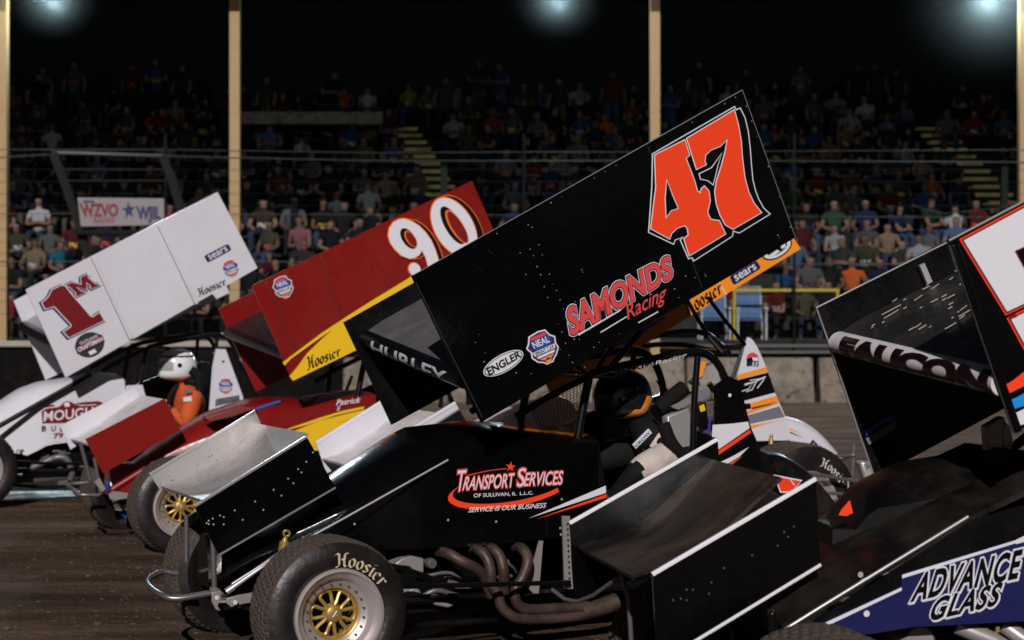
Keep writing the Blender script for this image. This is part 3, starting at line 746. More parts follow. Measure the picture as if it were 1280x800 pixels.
g.tube(c.P3([(533, 720, .30), (560, 716, .32), (590, 724, .32), (640, 720, .3)]), .010, 8, smooth=True); g.tube(c.P3([(524, 748, .32), (545, 738, .34), (570, 744, .34), (600, 750, .34)]), .013, 8, smooth=True); g.tube(c.P3([(610, 703, .31), (626, 700, .33), (640, 708, .33), (646, 716, .3)]), .007, 8, smooth=True)
g.prism(c.P([(560, 722), (600, 724), (640, 722), (640, 736), (562, 736)], .27), (0, -.05, 0)); g.build('engine_block_side', oily, c.root, bevel=.006)
g = G(); g.prism(c.P([(674, 676), (679, 676), (676, 712), (673, 748), (660, 735), (662, 712), (668, 698)], .40), (0, -.008, 0)); g.build('heat_shield_plate', alloy, c.root)
g = G()
for k in range(16):
    a_, b_ = c.p(664+k*4.4, 512-2.4*k, .28), c.p(676+k*3.5, 540-.4*k, .28); g.tube([a_, b_], .0016, 4)
    t_ = k/15; g.tube([c.p(664+12*t_, 512+28*t_, .281), c.p(730-2*t_, 476+58*t_, .281)], .0016, 4)
g.build('rock_screen', meshm, c.root)
# wing posts and braces
tubes(c, 'wing_post', [([(762, 460, .28), (801, 414, .30)], .017), ([(857, 372, .20), (884, 418, .28), (903, 441, .33)], .011), ([(885, 372, -.2), (910, 405, -.25), (931, 431, -.3)], .011), ([(742, 468, -.20), (760, 440, -.20), (775, 418, -.2)], .013), ([(700, 440, .25), (737, 470, .33)], .012)], flat_black)
g = G(); c.text(g, 'MAXIM', quad((767, 464.5), (816, 451), (818, 456.5), (768, 470.5)), .354, 1, 1, offset=.03, shear=.1); c.text(g, 'Racing', quad((818, 452), (858, 441), (859, 446.5), (820, 457)), .354, 1, 0, offset=.012, shear=.25)
g.build('cage_lettering', [silverv, greyv], c.root)
# ---------------------------------------------------------------- the black and blue car at the right edge
C5 = Car((1050, 933), 418, 12, 'black and blue sprint car at the right edge with a white outlined number panel')
c = C5
ft, fb_, td = c.p(1185, 300, .70), c.p(1268, 541, .70), c.p(1281, 251, .70)
d5 = (td-ft).normalized(); LB5 = [ft, ft+d5*1.85, fb_+d5*1.80, fb_]
rt, rb2, rd = c.p(1020, 385, -.62), c.p(1094, 597, -.62), c.p(1184, 300, -.62)
RB5 = [rt, rt+d5*1.75, rb2+d5*1.70, rb2]
scr = mat('scratched_black_wing_sheet', (.014, .013, .014), .34, grime=.5, gcol=(.06, .05, .045), gscale=6)
wg5 = top_wing(c, LB5, RB5, ((1250, 466), (1045, 418), 1.6, None), black, blackg, blackg, scr, rollmat=dirtywhite, rr=.042,
               ribs=[((1192, 305), (1272, 540), .012)], ribmat=black)
roll_letters(c, wg5, 'FAUCON', [blackv, maroon], .03, .90, -.38, 1.25, offset=.055, under=.075)
g = G()
panel = [(1207.5, 299), (1330, 237), (1330, 360), (1259, 396), (1258, 393)]
car_w = zz([(50, 131), (270, 13), (400, -57), (420, 300), (290, 345), (205, 385)], 1180, 250, 2.667)
c.decal(g, car_w, .70, 1, 0); c.decal(g, offset_poly(car_w, -1.7), .70, 2, 1); c.decal(g, offset_poly(car_w, -3.8), .70, 3, 2)
low = zz([(208, 394), (290, 352), (420, 310), (440, 420), (300, 530), (267, 502)], 1180, 250, 2.667)
c.decal(g, low, .70, 1.5, 0); c.decal(g, offset_poly(low, -1.7), .70, 2.5, 1); c.decal(g, offset_poly(low, -3.8), .70, 3.5, 2)
no = zz([(233, 170), (300, 140), (420, 85), (440, 150), (330, 205), (300, 240), (268, 235)], 1180, 250, 2.667)
c.decal(g, no, .70, 4.5, 1); c.decal(g, offset_poly(no, -1.6), .70, 5.5, 3)
c.decal(g, zz([(212, 386), (235, 377), (240, 390), (216, 398)], 1180, 250, 2.667), .70, 4.8, 1)
g.build('number', [orange, maroon, whitev, blackv], wg5['L'])
g = G()
c.decal(g, [(1249, 485), (1264, 477), (1290, 457), (1340, 440), (1345, 462), (1290, 478), (1254, 495)], .70, 1, 0)
c.decal(g, [(1256, 503), (1272, 496), (1300, 480), (1350, 465), (1356, 482), (1300, 500), (1260, 514)], .70, 1, 1)
c.decal(g, [(1262, 519.5), (1278, 512), (1310, 497), (1356, 485), (1362, 500), (1310, 520), (1268, 534)], .70, 1, 2)
g.build('board_stripe', [orange, skyb, whitev], wg5['L'])
g = G(); rnd = random.Random(9)
for k in range(110):                                          # stone scratches along the sheet
    t, e = rnd.random(), rnd.uniform(.04, .85); base = wg5['b'].lerp(wg5['a'], t*.8)+wg5['dir']*(1.5*e)+wg5['nrm']*(.006+(.011*.9 if e < .4 else -.004))
    ln = rnd.uniform(.004, .045)*rnd.random()+.004; w = rnd.uniform(.0006, .0026)
    y = Vector((0, 1, 0)); dd = (wg5['dir']*.8+y*rnd.uniform(-.5, .1)).normalized()
    off = wg5['nrm']*.004
    g.prism([base-dd*ln-y*w*.2, base-y*w, base+dd*ln, base+y*w], off)
g.build('scratch_pattern', mat('scratch_bare_metal', (.34, .31, .25), .5), wg5['F'])['kind'] = 'stuff'
g = G(); g.prism(c.P([(1147, 332), (1153, 329), (1163, 352), (1157, 356)], -.60), (0, .02, 0)); g.build('board_bracket', silver, wg5['R'])
g = G(); c.decal(g, [(1082, 537), (1105, 523), (1118, 517), (1118, 524), (1100, 533), (1083, 545)], -.604, 1, 0); c.decal(g, [(1082, 548), (1119, 526), (1120, 536), (1086, 556)], -.604, 1, 1); g.build('inner_reflection_streak', [royal, greyv], wg5['R'])  # blue and grey reflection streaks painted on the board's inner face
wem = mat('worn_edge_metal', (.35, .34, .35), .35, .5, grime=.5, gcol=(.05, .05, .05), gscale=8)
for pts, vv, par in (([(1186, 301), (1281, 251)], .705, 'L'), ([(1020, 385), (1184, 303)], -.615, 'R'), ([(1021, 386), (1040, 440), (1072, 535), (1093, 596)], -.605, 'R')):
    g = G(); g.tube(c.P(pts, vv), .004, 8); g.build('board_edge_trim', wem, wg5[par])
for pts, vv, par in (([(516, 344.5), (928, 112.5)], .694, 'L'), ([(928, 113), (994, 297)], .694, 'L')):
    g = G(); g.tube(C47.P(pts, vv), .0028, 8); g.build('board_edge_trim', wem, wg[par])
f5n, f5f = front_wing(c, [(815.5, 718), (1020, 598.5), (1026, 706), (822, 830)], [(712, 654), (897, 549), (905, 650), (721, 753)], [(722, 683), (742, 676), (770, 666), (797, 653), (828, 630), (860, 600), (889, 574)],
    black, black, mat('clay_filmed_foil', (.009, .007, .0055), .33, grime=.9, gcol=(.105, .068, .043), gscale=3.4, bump=.06, bscale=5, speck=.35, scol=(.16, .12, .09), sscale=90), edge=mat('white_edge_tape', (.80, .78, .80), .4), edge_px=.006, fb_out=black,
    struts=[([(775, 717, 0.0), (786, 748, 0.0), (789, 800, 0.0)], .009), ([(690, 737, -.30), (706, 749, -.25), (722, 752, -.2), (742, 744, -.1), (773, 722, .0)], .0075)])
g = G()
for x, y in ((905, 710), (940, 694), (889, 728), (866, 737), (858, 737), (851, 748), (841, 750), (858, 750), (980, 665), (985, 671), (992, 658), (972, 682), (886, 742)): dot(c, g, x, y, .37, .0035)
g.build('rivet_heads', mat('dull_rivet', (.12, .12, .15), .4, .5), f5n)
# hood scoop, deck and side panel
sc_top = [(1070, 655), (1076, 637), (1084, 617), (1105, 600), (1150, 581), (1225, 570), (1330, 562)]
sc_cr = [(1068, 662), (1074, 650), (1094, 645), (1120, 640), (1150, 633), (1179, 625), (1240, 610), (1330, 596)]
sc_bot = [(1064, 700), (1084, 702), (1117, 703), (1179, 668), (1330, 620)]
b5 = body_shell(c, sc_top, sc_cr, sc_bot, mat('dull_black_hood', (.0025, .0022, .002), .38, grime=.4, gcol=(.042, .031, .024), gscale=4, spec=.3), hw=(.11, .30), name='hood', crisp=True, sharp=24)
g = G(); g.poly([q+Vector((0, .002, 0)) for q in c.P([(1048, 644), (1052, 636), (1062, 625), (1066, 641), (1058, 645)], .20)]); g.build('hood_tip_sticker', orange, b5)
dk_o = [(985, 790), (1024, 758), (1110, 707), (1210, 646), (1330, 590)]; dk_i = [(960, 745), (1010, 712), (1060, 702), (1180, 640), (1300, 585)]
o_, i_ = c.P(dk_o, .42), [c.p(x, y, .42) for x, y in dk_o]
g = G(); rings = []
for a in o_:
    rings.append([Vector((a.x, .42, a.z)), Vector((a.x+.02, .26, a.z+.05)), Vector((a.x+.03, .0, a.z+.055)), Vector((a.x+.02, -.26, a.z+.05)), Vector((a.x, -.42, a.z)), Vector((a.x, -.42, a.z-.02)), Vector((a.x, .42, a.z-.02))])
g.loft(rings); dk = g.build('deck_panel', deckm, c.root)
g = G(); g.tube(c.P([(960, 800), (1024, 760), (1210, 646)], .425), .0065, 10); g.build('crease_strip', mat('polished_edge', (.78, .76, .77), .3, .8), dk)
dot_g = G(); dot(c, dot_g, 1073.5, 717.5, .40, .010, 12); dot_g.build('rivet_heads', rivet_m, dk)
sp = c.sheet('side_panel', [(940, 823), (985, 799), (1127, 734), (1127.5, 718.5), (1290, 669), (1420, 630), (1420, 770), (1290, 776), (1140, 784), (1092, 792), (1010, 800), (960, 830)], .445, .012, navy)
c.sheet('upper_side_panel', [(985, 797), (1118, 713), (1215, 650), (1420, 590), (1420, 632), (1290, 671), (1128, 722), (1127, 735)], .428, .01, blackg)
g = G()
c.decal(g, [(978, 803), (1127, 734), (1127, 738), (986, 805)], .445, 1, 0); c.decal(g, [(1127.5, 718.5), (1290, 669), (1290, 672.5), (1127.5, 723)], .445, 1, 0)
c.decal(g, [(1265, 677), (1300, 660), (1300, 672), (1270, 680)], .445, 1.5, 0)
dot(c, g, 1083, 767, .445, .011, 2)
for s, q in (('ADVANCE', ((1146, 718), (1277, 687), (1273, 721), (1138, 751))), ('GLASS', ((1168, 748), (1252, 728), (1246, 755), (1161, 775)))):
    Q = quad(*q)
    Qs = quad(*[(x+1.6, y+1.6) for x, y in q]); k_ = (s == 'GLASS')*.5
    c.text(g, s, Qs, .445, 2.0+k_, 0, offset=.072, shear=.18, spacing=1.12); c.text(g, s, Q, .445, 3.2+k_, 0, offset=.082, shear=.18, spacing=1.12)
    c.text(g, s, Q, .445, 4.8+k_, 1, offset=.036, shear=.18, spacing=1.12)
g.build('lettering', [whitev, blackv], sp)
wheel(c, 0, .88, .333, .28, c.hubw, letters=tan_letter, start=.3)
wheel(c, -2.2, .74, .39, .34, .39, letters=tan_letter)
chassis(c, rf=-.64)
g = G(); g.lathe([(0, .0), (.05, .0), (.065, -.02), (.068, -.12)], c.p(1150, 803, .36), (0, 1, 0), 24)
g.tube(c.P3([(1195, 782, .36), (1240, 800, .40), (1270, 820, .42)]), .03, 12); g.tube(c.P3([(1255, 782, .36), (1280, 800, .40), (1310, 820, .42)]), .03, 12); g.build('engine_front_casting', alloy, c.root)
g = G()
for x, y in ((1232, 788), (1247, 786), (1234, 797), (1246, 796), (1222, 792)): g.tube([c.p(x, y+4, .40), c.p(x, y-3, .40)], .008, 8)
g.build('fuel_fitting', brass, c.root)
g = G(); g.tube(c.P3([(965, 770, .46), (966, 800, .46)]), .014, 12); g.ball(c.p(965, 768, .46), .014); g.build('shock_absorber', blackg, c.root)
g = G(); g.prism(c.P([(1233, 533), (1255, 520), (1266, 545), (1266, 566), (1236, 570)], .0), (0, -.05, 0)); g.prism(c.P([(1256, 528), (1263, 532), (1268, 556), (1255, 560)], .01), (0, -.05, 0)); g.build('radiator_tank', alloy, c.root, bevel=.006)
g = G(); g.prism(c.P([(1075, 577), (1087, 576), (1092, 590), (1098, 604), (1083, 606)], -.30), (0, -.06, 0)); g.build('hood_mirror_pod', silver, c.root, bevel=.01)
g = G()
for k in range(4): c.decal(g, [(1100+k*14, 598-k*5.2), (1112+k*14, 593-k*5.2), (1115+k*14, 595-k*5.2), (1104+k*14, 600-k*5.2)], .14, 20, k % 2)
cage(c)
# ---------------------------------------------------------------- the white and orange car half hidden behind the 47
CJ = Car((605, 662), 209.5, 23, 'white and orange sprint car mostly hidden behind the black 47 car')
c = CJ
wgj = top_wing(c, [(612, 330), (903, 162), (1001, 311), (692, 499)], [(585, 400), (850, 250), (905, 330), (650, 480)], ((640, 440), (600, 400), 1.3, None), orange2, white, white, white, rollmat=white)
g = G()
c.decal(g, [(742, 447), (815, 403), (817, 405), (748, 448)], .70, 1, 0)
c.decal(g, [(775, 430), (830, 395), (832, 397), (785, 429)], .70, 1.4, 0)
badge(c, g, (911.5, 345.5), (945.5, 325.5), (951, 335), (917, 356.5), 'sears', .70, 2, 1, 2, pad=.2, offset=.012)
c.decal(g, ell(971, 311, 21, 11, radians(-31)), .70, 2, 3); c.decal(g, ell(971, 311, 19, 9.4, radians(-31)), .70, 3, 2); c.decal(g, ell(971, 311, 14, 6, radians(-31)), .70, 4, 3)
c.decal(g, zz([(985, 175), (1050, 130), (1075, 140), (1010, 185)], 790, 290, 5.818), .70, 5, 2); c.decal(g, zz([(1075, 95), (1110, 80), (1115, 110), (1085, 125)], 790, 290, 5.818), .70, 5, 2)
c.decal(g, zz([(628, 368), (634, 366), (690, 455), (684, 458)], 790, 290, 5.818), .70, 1.2, 2)
c.nib(g, quad((852, 377), (899, 350), (903, 366), (861, 396)), .70, 3, 3, w=.26)
g.build('board_sticker', [royal, navy, whitev, blackv], wgj['L'])
front_wing(c, [(446, 577), (569, 503), (596, 550), (470, 628)], [(395, 553), (476, 502), (500, 545), (408, 592)], [(403, 573), (418, 569), (440, 557), (465, 541), (492, 520), (520, 512)], white, white, dirtywhite, edge=whitev, edge_px=.012, fb_out=white)
body_shell(c, [(540, 590), (580, 545), (630, 518), (690, 500), (725, 496)], [(500, 640), (560, 600), (640, 555), (725, 530)], [(500, 660), (600, 640), (725, 610)], white, hw=(.1, .34))
sj = c.sheet('sail_panel', zz([(170, 105), (190, 112), (208, 132), (230, 168), (250, 210), (272, 262), (290, 310), (340, 450), (400, 590), (425, 660), (440, 740), (200, 745), (160, 600), (130, 500), (110, 340)], 900, 400, 4.923), .38, .012, white)
g = G()
c.decal(g, zz([(110, 338), (285, 288), (293, 318), (112, 366)], 900, 400, 4.923), .38, 1, 0)
c.decal(g, zz([(113, 368), (295, 322), (340, 446), (130, 502)], 900, 400, 4.923), .38, 1, 1)
c.decal(g, zz([(185, 512), (346, 466), (360, 500), (190, 548)], 900, 400, 4.923), .38, 1, 0); c.decal(g, zz([(160, 560), (362, 502), (364, 512), (168, 580)], 900, 400, 4.923), .38, 1.5, 0)
c.decal(g, zz([(195, 538), (300, 516), (355, 500), (300, 524), (195, 550)], 900, 400, 4.923), .38, 2.2, 3)
c.decal(g, zz([(162, 590), (365, 530), (397, 596), (180, 640)], 900, 400, 4.923), .38, 1, 2)
c.decal(g, zz([(185, 650), (375, 616), (280, 640), (188, 670)], 900, 400, 4.923), .38, 1, 0)
c.decal(g, zz([(135, 515), (185, 512), (190, 545), (145, 552)], 900, 400, 4.923), .38, 2.5, 1)
jj = [[(130, 440), (175, 425), (205, 380), (150, 395)], [(160, 442), (195, 430), (228, 370), (280, 348)], [(150, 402), (225, 376), (272, 352)], [(182, 372), (262, 360)], [(228, 420), (262, 375), (275, 350)]]
for pl in jj:
    z = zz(pl, 900, 400, 4.923)
    g.tube([q+Vector((0, .003, 0)) for q in c.P(z, .38)], .0035, 5, mi=4)
c.decal(g, zz(ell(200, 237, 37, 37, 0, 24, pi, 2*pi)+[(237, 285), (163, 285)], 900, 400, 4.923), .38, 1, 1)
c.decal(g, zz(ell(200, 237, 37, 37, 0, 24, pi, 2*pi), 900, 400, 4.923), .38, 2, 5); c.decal(g, zz([(168, 240), (205, 222), (235, 235), (215, 262), (180, 262)], 900, 400, 4.923), .38, 2.5, 1)
c.decal(g, zz([(195, 228), (232, 232), (236, 262), (205, 262)], 900, 400, 4.923), .38, 3, 4); c.decal(g, zz([(165, 255), (235, 250), (233, 278), (168, 280)], 900, 400, 4.923), .38, 3.5, 3)
c.text(g, 'JJ', quad((938, 453), (946, 452), (946, 457), (938, 457.5)), .38, 4.5, 4)
g.build('panel_print', [orange2, blackv, greyv, navy, whitev, coral], sj)
tj = tail_tank(c, [(955, 515), (981, 521), (998, 529), (1011, 540), (1022, 552), (1031, 564), (1036, 580)], white, hw=.30, drop=.5)
g = G(); c.decal(g, [(1008, 560), (1016, 549), (1026, 560), (1029, 568), (1012, 568)], .33, 1, 0); c.decal(g, [(1012, 560), (1017, 553), (1020, 558), (1018, 566), (1013, 566)], .33, 2, 1); c.decal(g, [(1021, 558), (1026, 563), (1027, 567), (1021, 567)], .33, 2, 1); c.decal(g, [(984, 533), (1006, 545), (984, 536)], .33, 1, 1); g.build('tail_sticker', [navy, orange2], tj)
g = G(); g.prism(c.P([(944, 550), (985, 546), (990, 556), (944, 560)], .36), (0, -.02, 0)); g.build('tail_bracket', flat_black, c.root)
g = G(); g.tube(c.P3([(964, 556, .44), (964, 547, .44)]), [.02, .012], 10); g.ball(c.p(964, 545, .44), .014); g.build('fuel_cap', brass, c.root)
chassis(c, R_r=.36)
wheel(c, 0, .88, .333, .28, c.hubw, letters=white_letter)
hz = c.p(1010, 630, .80)
wheel(c, c.p(1012, 632, .80).x, .80, .385, .36, .385, letters=white_letter, start=-.30, sc=.85)
tubes(c, 'rear_bumper_tube', [([(1002, 595, .86), (1012, 592, .88), (1060, 600, .9), (1095, 608, .9)], .013), ([(1068, 555, .5), (1065, 605, .5)], .011), ([(1034, 569, .3), (1064, 570, .5), (1068, 566, .5)], .011), ([(1022, 617, .9), (1048, 617, .92), (1060, 621, .92), (1024, 633, .9)], .012), ([(1060, 602, .9), (1061, 622, .92)], .010), ([(1042, 578, .3), (1066, 569, .5)], .010)], steel)
# cage and braces behind the 47's cage
tubes(c, 'roll_cage_tube', [([(800, 425, .3), (850, 414, .3), (884, 418, .3), (905, 434, .3), (931, 433, .3)], .02), ([(928, 436, .33), (916, 472, .33)], .012), ([(936, 432, .33), (921, 480, .33)], .010), ([(720, 480, .3), (780, 440, .3), (840, 430, .3), (900, 440, .3)], .018)], flat_black)
g = G(); g.prism(c.P([(868, 478), (895, 452), (900, 478), (873, 482)], .2), (0, -.1, 0)); g.build('head_guard', silver, c.root); g = G(); g.prism(c.P([(855, 490), (905, 484), (905, 500), (860, 505)], .18), (0, -.1, 0)); g.build('seat_back', greyv, c.root); g = G(); g.prism(c.P([(873, 453), (883, 452), (878, 470), (872, 474)], .22), (0, -.04, 0)); g.build('orange_headrest_tab', orange2, c.root)
# ---------------------------------------------------------------- the dark red 90
C90 = Car((229, 634), 185, 26, 'dark red and yellow sprint car numbered 90 on its side board')
c = C90
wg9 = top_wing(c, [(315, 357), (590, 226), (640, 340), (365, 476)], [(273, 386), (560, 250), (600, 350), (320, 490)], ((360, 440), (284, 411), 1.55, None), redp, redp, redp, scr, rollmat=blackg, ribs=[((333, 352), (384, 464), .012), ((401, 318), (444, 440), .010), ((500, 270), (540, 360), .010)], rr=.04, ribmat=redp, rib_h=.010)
g = G()
c.decal(g, [(352.5, 453), (363, 445), (400, 417), (435, 394), (470, 372), (508, 349), (522, 338), (524, 344), (500, 360), (470, 378), (436.7, 397), (403.5, 419.5), (363, 448.5), (355, 457)], .70, 11, 0)
c.decal(g, [(361, 470), (372, 457), (383, 441.5), (400, 425), (421, 406), (450, 388), (515, 347), (525, 352), (530, 396), (365.5, 476)], .70, 11.5, 0)
c.nib(g, quad((382, 446), (423, 433), (425, 444), (384, 463)), .70, 13, 1, w=.28)
g.build('board_graphic', [yellow, blackv], wg9['L'])
g = G()
K9 = (470, 230, 6.664)
def e9(cx, cy, a, b, ang, lay, mi): c.decal(g, zz(ell(cx, cy, a, b, radians(ang), 44), *K9), .70, lay, mi)
e9(688, 365, 300, 172, 60, 11, 2); e9(690, 366, 293, 165, 60, 12, 1); e9(640, 360, 276, 166, 60, 13, 2); e9(642, 362, 268, 158, 60, 14, 0); e9(632, 345, 178, 66, 60, 15, 1); e9(664, 355, 160, 54, 58, 16, 2); e9(672, 360, 150, 44, 58, 17, 3)
nine = [(95, 430), (104, 370), (135, 322), (180, 297), (225, 291), (290, 312), (350, 350), (405, 405), (450, 470), (485, 550), (520, 660), (430, 700), (405, 610), (375, 552), (352, 590), (315, 615), (270, 622), (205, 596), (150, 545), (112, 490)]
nsh = [(x+(38 if x > 230 else 0), y-(2 if x > 230 else 0)) for x, y in nine]
c.decal(g, offset_poly(zz(nsh, *K9), 1.4), .70, 13.5, 2); c.decal(g, offset_poly(zz(nsh, *K9), .3), .70, 14.5, 1)
c.decal(g, offset_poly(zz(nine, *K9), .9), .70, 15.5, 2); c.decal(g, zz(nine, *K9), .70, 16.5, 0)
e9(262, 455, 98, 52, 56, 17.5, 1); e9(280, 458, 78, 38, 56, 18.5, 2); e9(284, 460, 70, 31, 56, 19.5, 3)
e9(310, 712, 62, 52, 60, 15.2, 2); e9(315, 712, 56, 46, 60, 17, 0)
g.build('number', [whitev, blackv, mat('orange_outline_vinyl', (.85, .17, .02), .4), redp], wg9['L'])
g = G(); shield(c, g, (354, 359), 26, 28, radians(-20), .70, 1); g.build('series_emblem', SHIELD_M, wg9['L'])
front_wing(c, [(107, 549), (206, 498), (225.5, 538), (129, 592)], [(75, 532.5), (168, 484.5), (182, 504), (88, 562)], [(88, 548), (104, 541), (122, 531), (145, 514), (163, 502), (176, 494)], mat('front_board_red', (.22, .008, .006), .35, grime=.05), white, dirtywhite, edge=None, fb_out=redp,
           struts=[([(100, 552, 0.0), (113, 600, 0.0)], .014), ([(118, 572, .3), (126, 618, .3)], .014)])
b9 = body_shell(c, [(170, 580), (196, 562), (227, 540), (257, 522), (306, 503), (340, 498), (380, 500), (454, 489), (470, 488)], [(150, 612), (190, 585), (240, 558), (300, 532), (345, 516), (400, 508), (456, 494), (470, 492)], [(150, 625), (190, 615), (260, 600), (345, 575), (456, 550), (470, 548)], redp, hw=(.10, .38))
g = G()
c.decal(g, [(345, 541), (400, 522), (430, 513), (455, 508), (455, 511), (420, 519), (385, 531)], .382, 1, 0)
c.decal(g, [(346, 546), (372, 537), (400, 526), (430, 518), (456, 512), (456, 522), (422, 529), (456, 519), (456, 552), (380, 566), (350, 556)], .382, 1.5, 0)
c.text(g, 'Patrick', quad((420, 500), (451, 496.5), (450, 503), (420, 507)), .382, 2, 1, offset=.015, shear=.3)
c.text(g, '8', quad((421, 508), (425, 507), (425, 513), (421, 514)), .382, 2, 1, shear=.3)
g.build('body_graphic', [yellow, whitev], b9)
g = G(); g.tube(c.P3([(318, 512, .3), (350, 502, .3)]), .012, 8); g.build('blue_trim_tube', royal, c.root)
g = G(); g.prism(c.P([(256, 522), (300, 508), (322, 510), (290, 522), (262, 528)], .40), (0, -.1, 0)); g.build('cowl_lip', mat('dusty_red_paint', (.20, .035, .035), .55), b9, bevel=.01)
wheel(c, 0, .88, .333, .28, c.hubw, letters=tan_letter, rot=.5, start=-2.2, sc=.9)
wheel(c, -2.2, .74, .39, .34, .39, letters=tan_letter)
chassis(c); cage(c)
g = G(); g.tube(c.P3([(110, 603, -.22), (85, 606, -.22), (92, 612, .0), (98, 618, .22), (128, 619, .26)]), .014, 10, smooth=True); g.build('front_bumper', steel, c.root)
g = G(); g.tube(c.P3([(140, 612, .36), (182, 586, .38)]), .025, 10); g.build('red_frame_tube', mat('front_board_red', (.22, .008, .006), .35), c.root)
g = G(); g.prism(c.P([(136, 618), (142, 614), (164, 617), (164, 622), (146, 625), (138, 624)], .42), (0, -.02, 0)); g.build('suspension_arm', alloy, c.root)
bcl = mat('blue_anodised_clamp', (.012, .06, .35), .35, .2)
g = G(); g.box(c.p(134, 608, .33), (.022, .03, .07)); g.build('blue_clamp', bcl, c.root, bevel=.006)
g = G(); g.box(c.p(145, 628, .3), (.04, .03, .015)); g.build('blue_clamp', bcl, c.root)
g = G(); g.prism(c.P([(150, 641), (154, 638), (159, 646), (157, 649)], .2), (0, -.02, 0)); g.build('blue_clamp', bcl, c.root)
g = G(); g.prism(c.P([(118, 603), (125, 598), (132, 611), (128, 615)], .34), (0, -.03, 0)); g.build('nose_bracket', alloy, c.root)
g = G(); g.ball(c.p(192, 582, .42), .028); g.build('yellow_knob', yellow, c.root)
tubes(c, 'rear_cage_tube', [([(433, 488, .3), (440, 470, .3)], .012)], mat('blue_anodised_clamp', (.02, .10, .55), .3, .3))
# ---------------------------------------------------------------- the white 1M
C1 = Car((-28, 588), 152, 25, 'white sprint car with a dark red 1M on its side board')
c = C1
wg1 = top_wing(c, [(32, 362), (272, 240), (322, 335), (82, 472)], [(17, 376), (240, 262), (287, 366), (57, 475)], ((70, 425), (28, 404), 1.55, None), white, white, white, mat('grey_wing_sheet', (.30, .30, .33), .5), rollmat=blackg, rr=.05,
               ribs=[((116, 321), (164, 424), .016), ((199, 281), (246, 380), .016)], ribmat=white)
g = G(); K1 = (0, 330, 6.67)
one = zz([(350, 322), (392, 290), (412, 262), (432, 218), (512, 178), (542, 186), (600, 260), (680, 350), (752, 436), (775, 442), (830, 405), (866, 470), (572, 612), (532, 566), (592, 524), (594, 505), (452, 352), (375, 372)], *K1)
q = quad(zz([(548, 178)], *K1)[0], zz([(720, 88)], *K1)[0], zz([(828, 178)], *K1)[0], zz([(640, 270)], *K1)[0])
M = [q(x, y) for x, y in [(0, 0), (.34, 0), (.34, .16), (.27, .16), (.27, .58), (.5, .12), (.73, .58), (.73, .16), (.66, .16), (.66, 0), (1, 0), (1, .16), (.93, .16), (.93, .84), (1, .84), (1, 1), (.72, 1), (.5, .56), (.28, 1), (0, 1), (0, .84), (.07, .84), (.07, .16), (0, .16)]]
def sh(P, dx, dy): return [(x+dx, y+dy) for x, y in P]
c.decal(g, offset_poly(sh(one, -1.2, .8), 2.4), .70, 1, 0); c.decal(g, offset_poly(sh(M, -.8, .4), 2.0), .70, 2, 0)
c.decal(g, offset_poly(one, 1.1), .70, 3, 1); c.decal(g, offset_poly(M, .8), .70, 4, 1); c.decal(g, one, .70, 5, 2); c.decal(g, M, .70, 6, 2)
g.build('number', [navy, whitev, maroon], wg1['L'])
g = G()
c.decal(g, ell(112, 431, 18.5, 15.5, radians(-20)), .70, 1, 0); c.decal(g, ell(112, 431, 17.4, 14.4, radians(-20)), .70, 2, 4)
c.decal(g, [(93, 434), (127, 418), (131, 427), (97, 443)], .70, 3, 0); c.decal(g, [(94.5, 434.5), (126.5, 419.5), (129.8, 426.5), (97.8, 441.5)], .70, 4, 1)
c.text(g, 'CRAFTSMAN', quad((96, 435.5), (126.5, 421), (128.5, 425.5), (98.5, 440)), .70, 5, 2, offset=.03)
c.text(g, 'OUTLAWS', quad((99, 428), (121, 418), (122.5, 421.5), (100.5, 431.5)), .70, 5, 2, offset=.01)
c.decal(g, [(110, 440), (118, 436), (121, 440), (113, 444)], .70, 4.4, 2)
g.build('round_sticker', [blackv, maroon, whitev, greyv, mat('charcoal_vinyl', (.035, .032, .035), .4)], wg1['L'])
g = G(); badge(c, g, (255, 320), (285, 304.5), (289.5, 312.5), (259.5, 328.5), 'sears', .70, 1, 0, 1, pad=.2, offset=.01)
c.nib(g, quad((246, 361), (280, 347), (283, 356), (249, 371)), .70, 1, 2, w=.3)
g.build('lettering', [navy, whitev, blackv], wg1['L'])
g = G(); shield(c, g, (288.5, 336), 22, 23, radians(-20), .70, 1); g.build('series_emblem', SHIELD_M, wg1['L'])
b1 = body_shell(c, [(-70, 560), (-40, 530), (0, 505), (26, 488), (51, 479), (85, 474), (122, 467), (156, 470)], [(-80, 575), (-40, 556), (0, 533), (60, 499), (114, 476), (156, 476)], [(-80, 590), (-40, 580), (0, 563), (36, 570), (60, 556), (85, 553), (156, 545)], white, hw=(.10, .38))
g = G(); g.tube(c.P([(-60, 569), (0, 532), (114, 468)], .42), .022, 10); g.build('black_frame_tube', flat_black, c.root)
g = G(); K = (40, 480, 9.14)
c.decal(g, zz([(108, 310), (150, 290), (155, 250), (245, 232), (250, 250), (300, 250), (390, 195), (440, 200), (480, 225), (600, 205), (760, 195), (810, 215), (760, 330), (660, 440), (120, 450)], *K), .382, 1, 0)
c.decal(g, zz([(362, 225), (385, 208), (425, 212), (432, 255), (380, 262)], *K), .382, 2, 1); c.decal(g, zz([(150, 282), (300, 262), (380, 215), (300, 250), (160, 270)], *K), .382, 2, 1); c.decal(g, zz([(480, 228), (560, 240), (740, 232), (740, 240), (560, 250)], *K), .382, 2, 1)
c.text(g, 'MOUGH', quad(*zz([(140, 315), (700, 262), (700, 372), (135, 428)], *K)), .382, 2.5, 1, offset=.015)
for ch, x in (('B', 112), ('U', 222), ('I', 330)): c.text(g, ch, quad(*zz([(x, 482), (x+48, 476), (x+48, 535), (x, 541)], *K)), .382, 1, 2, offset=.02)
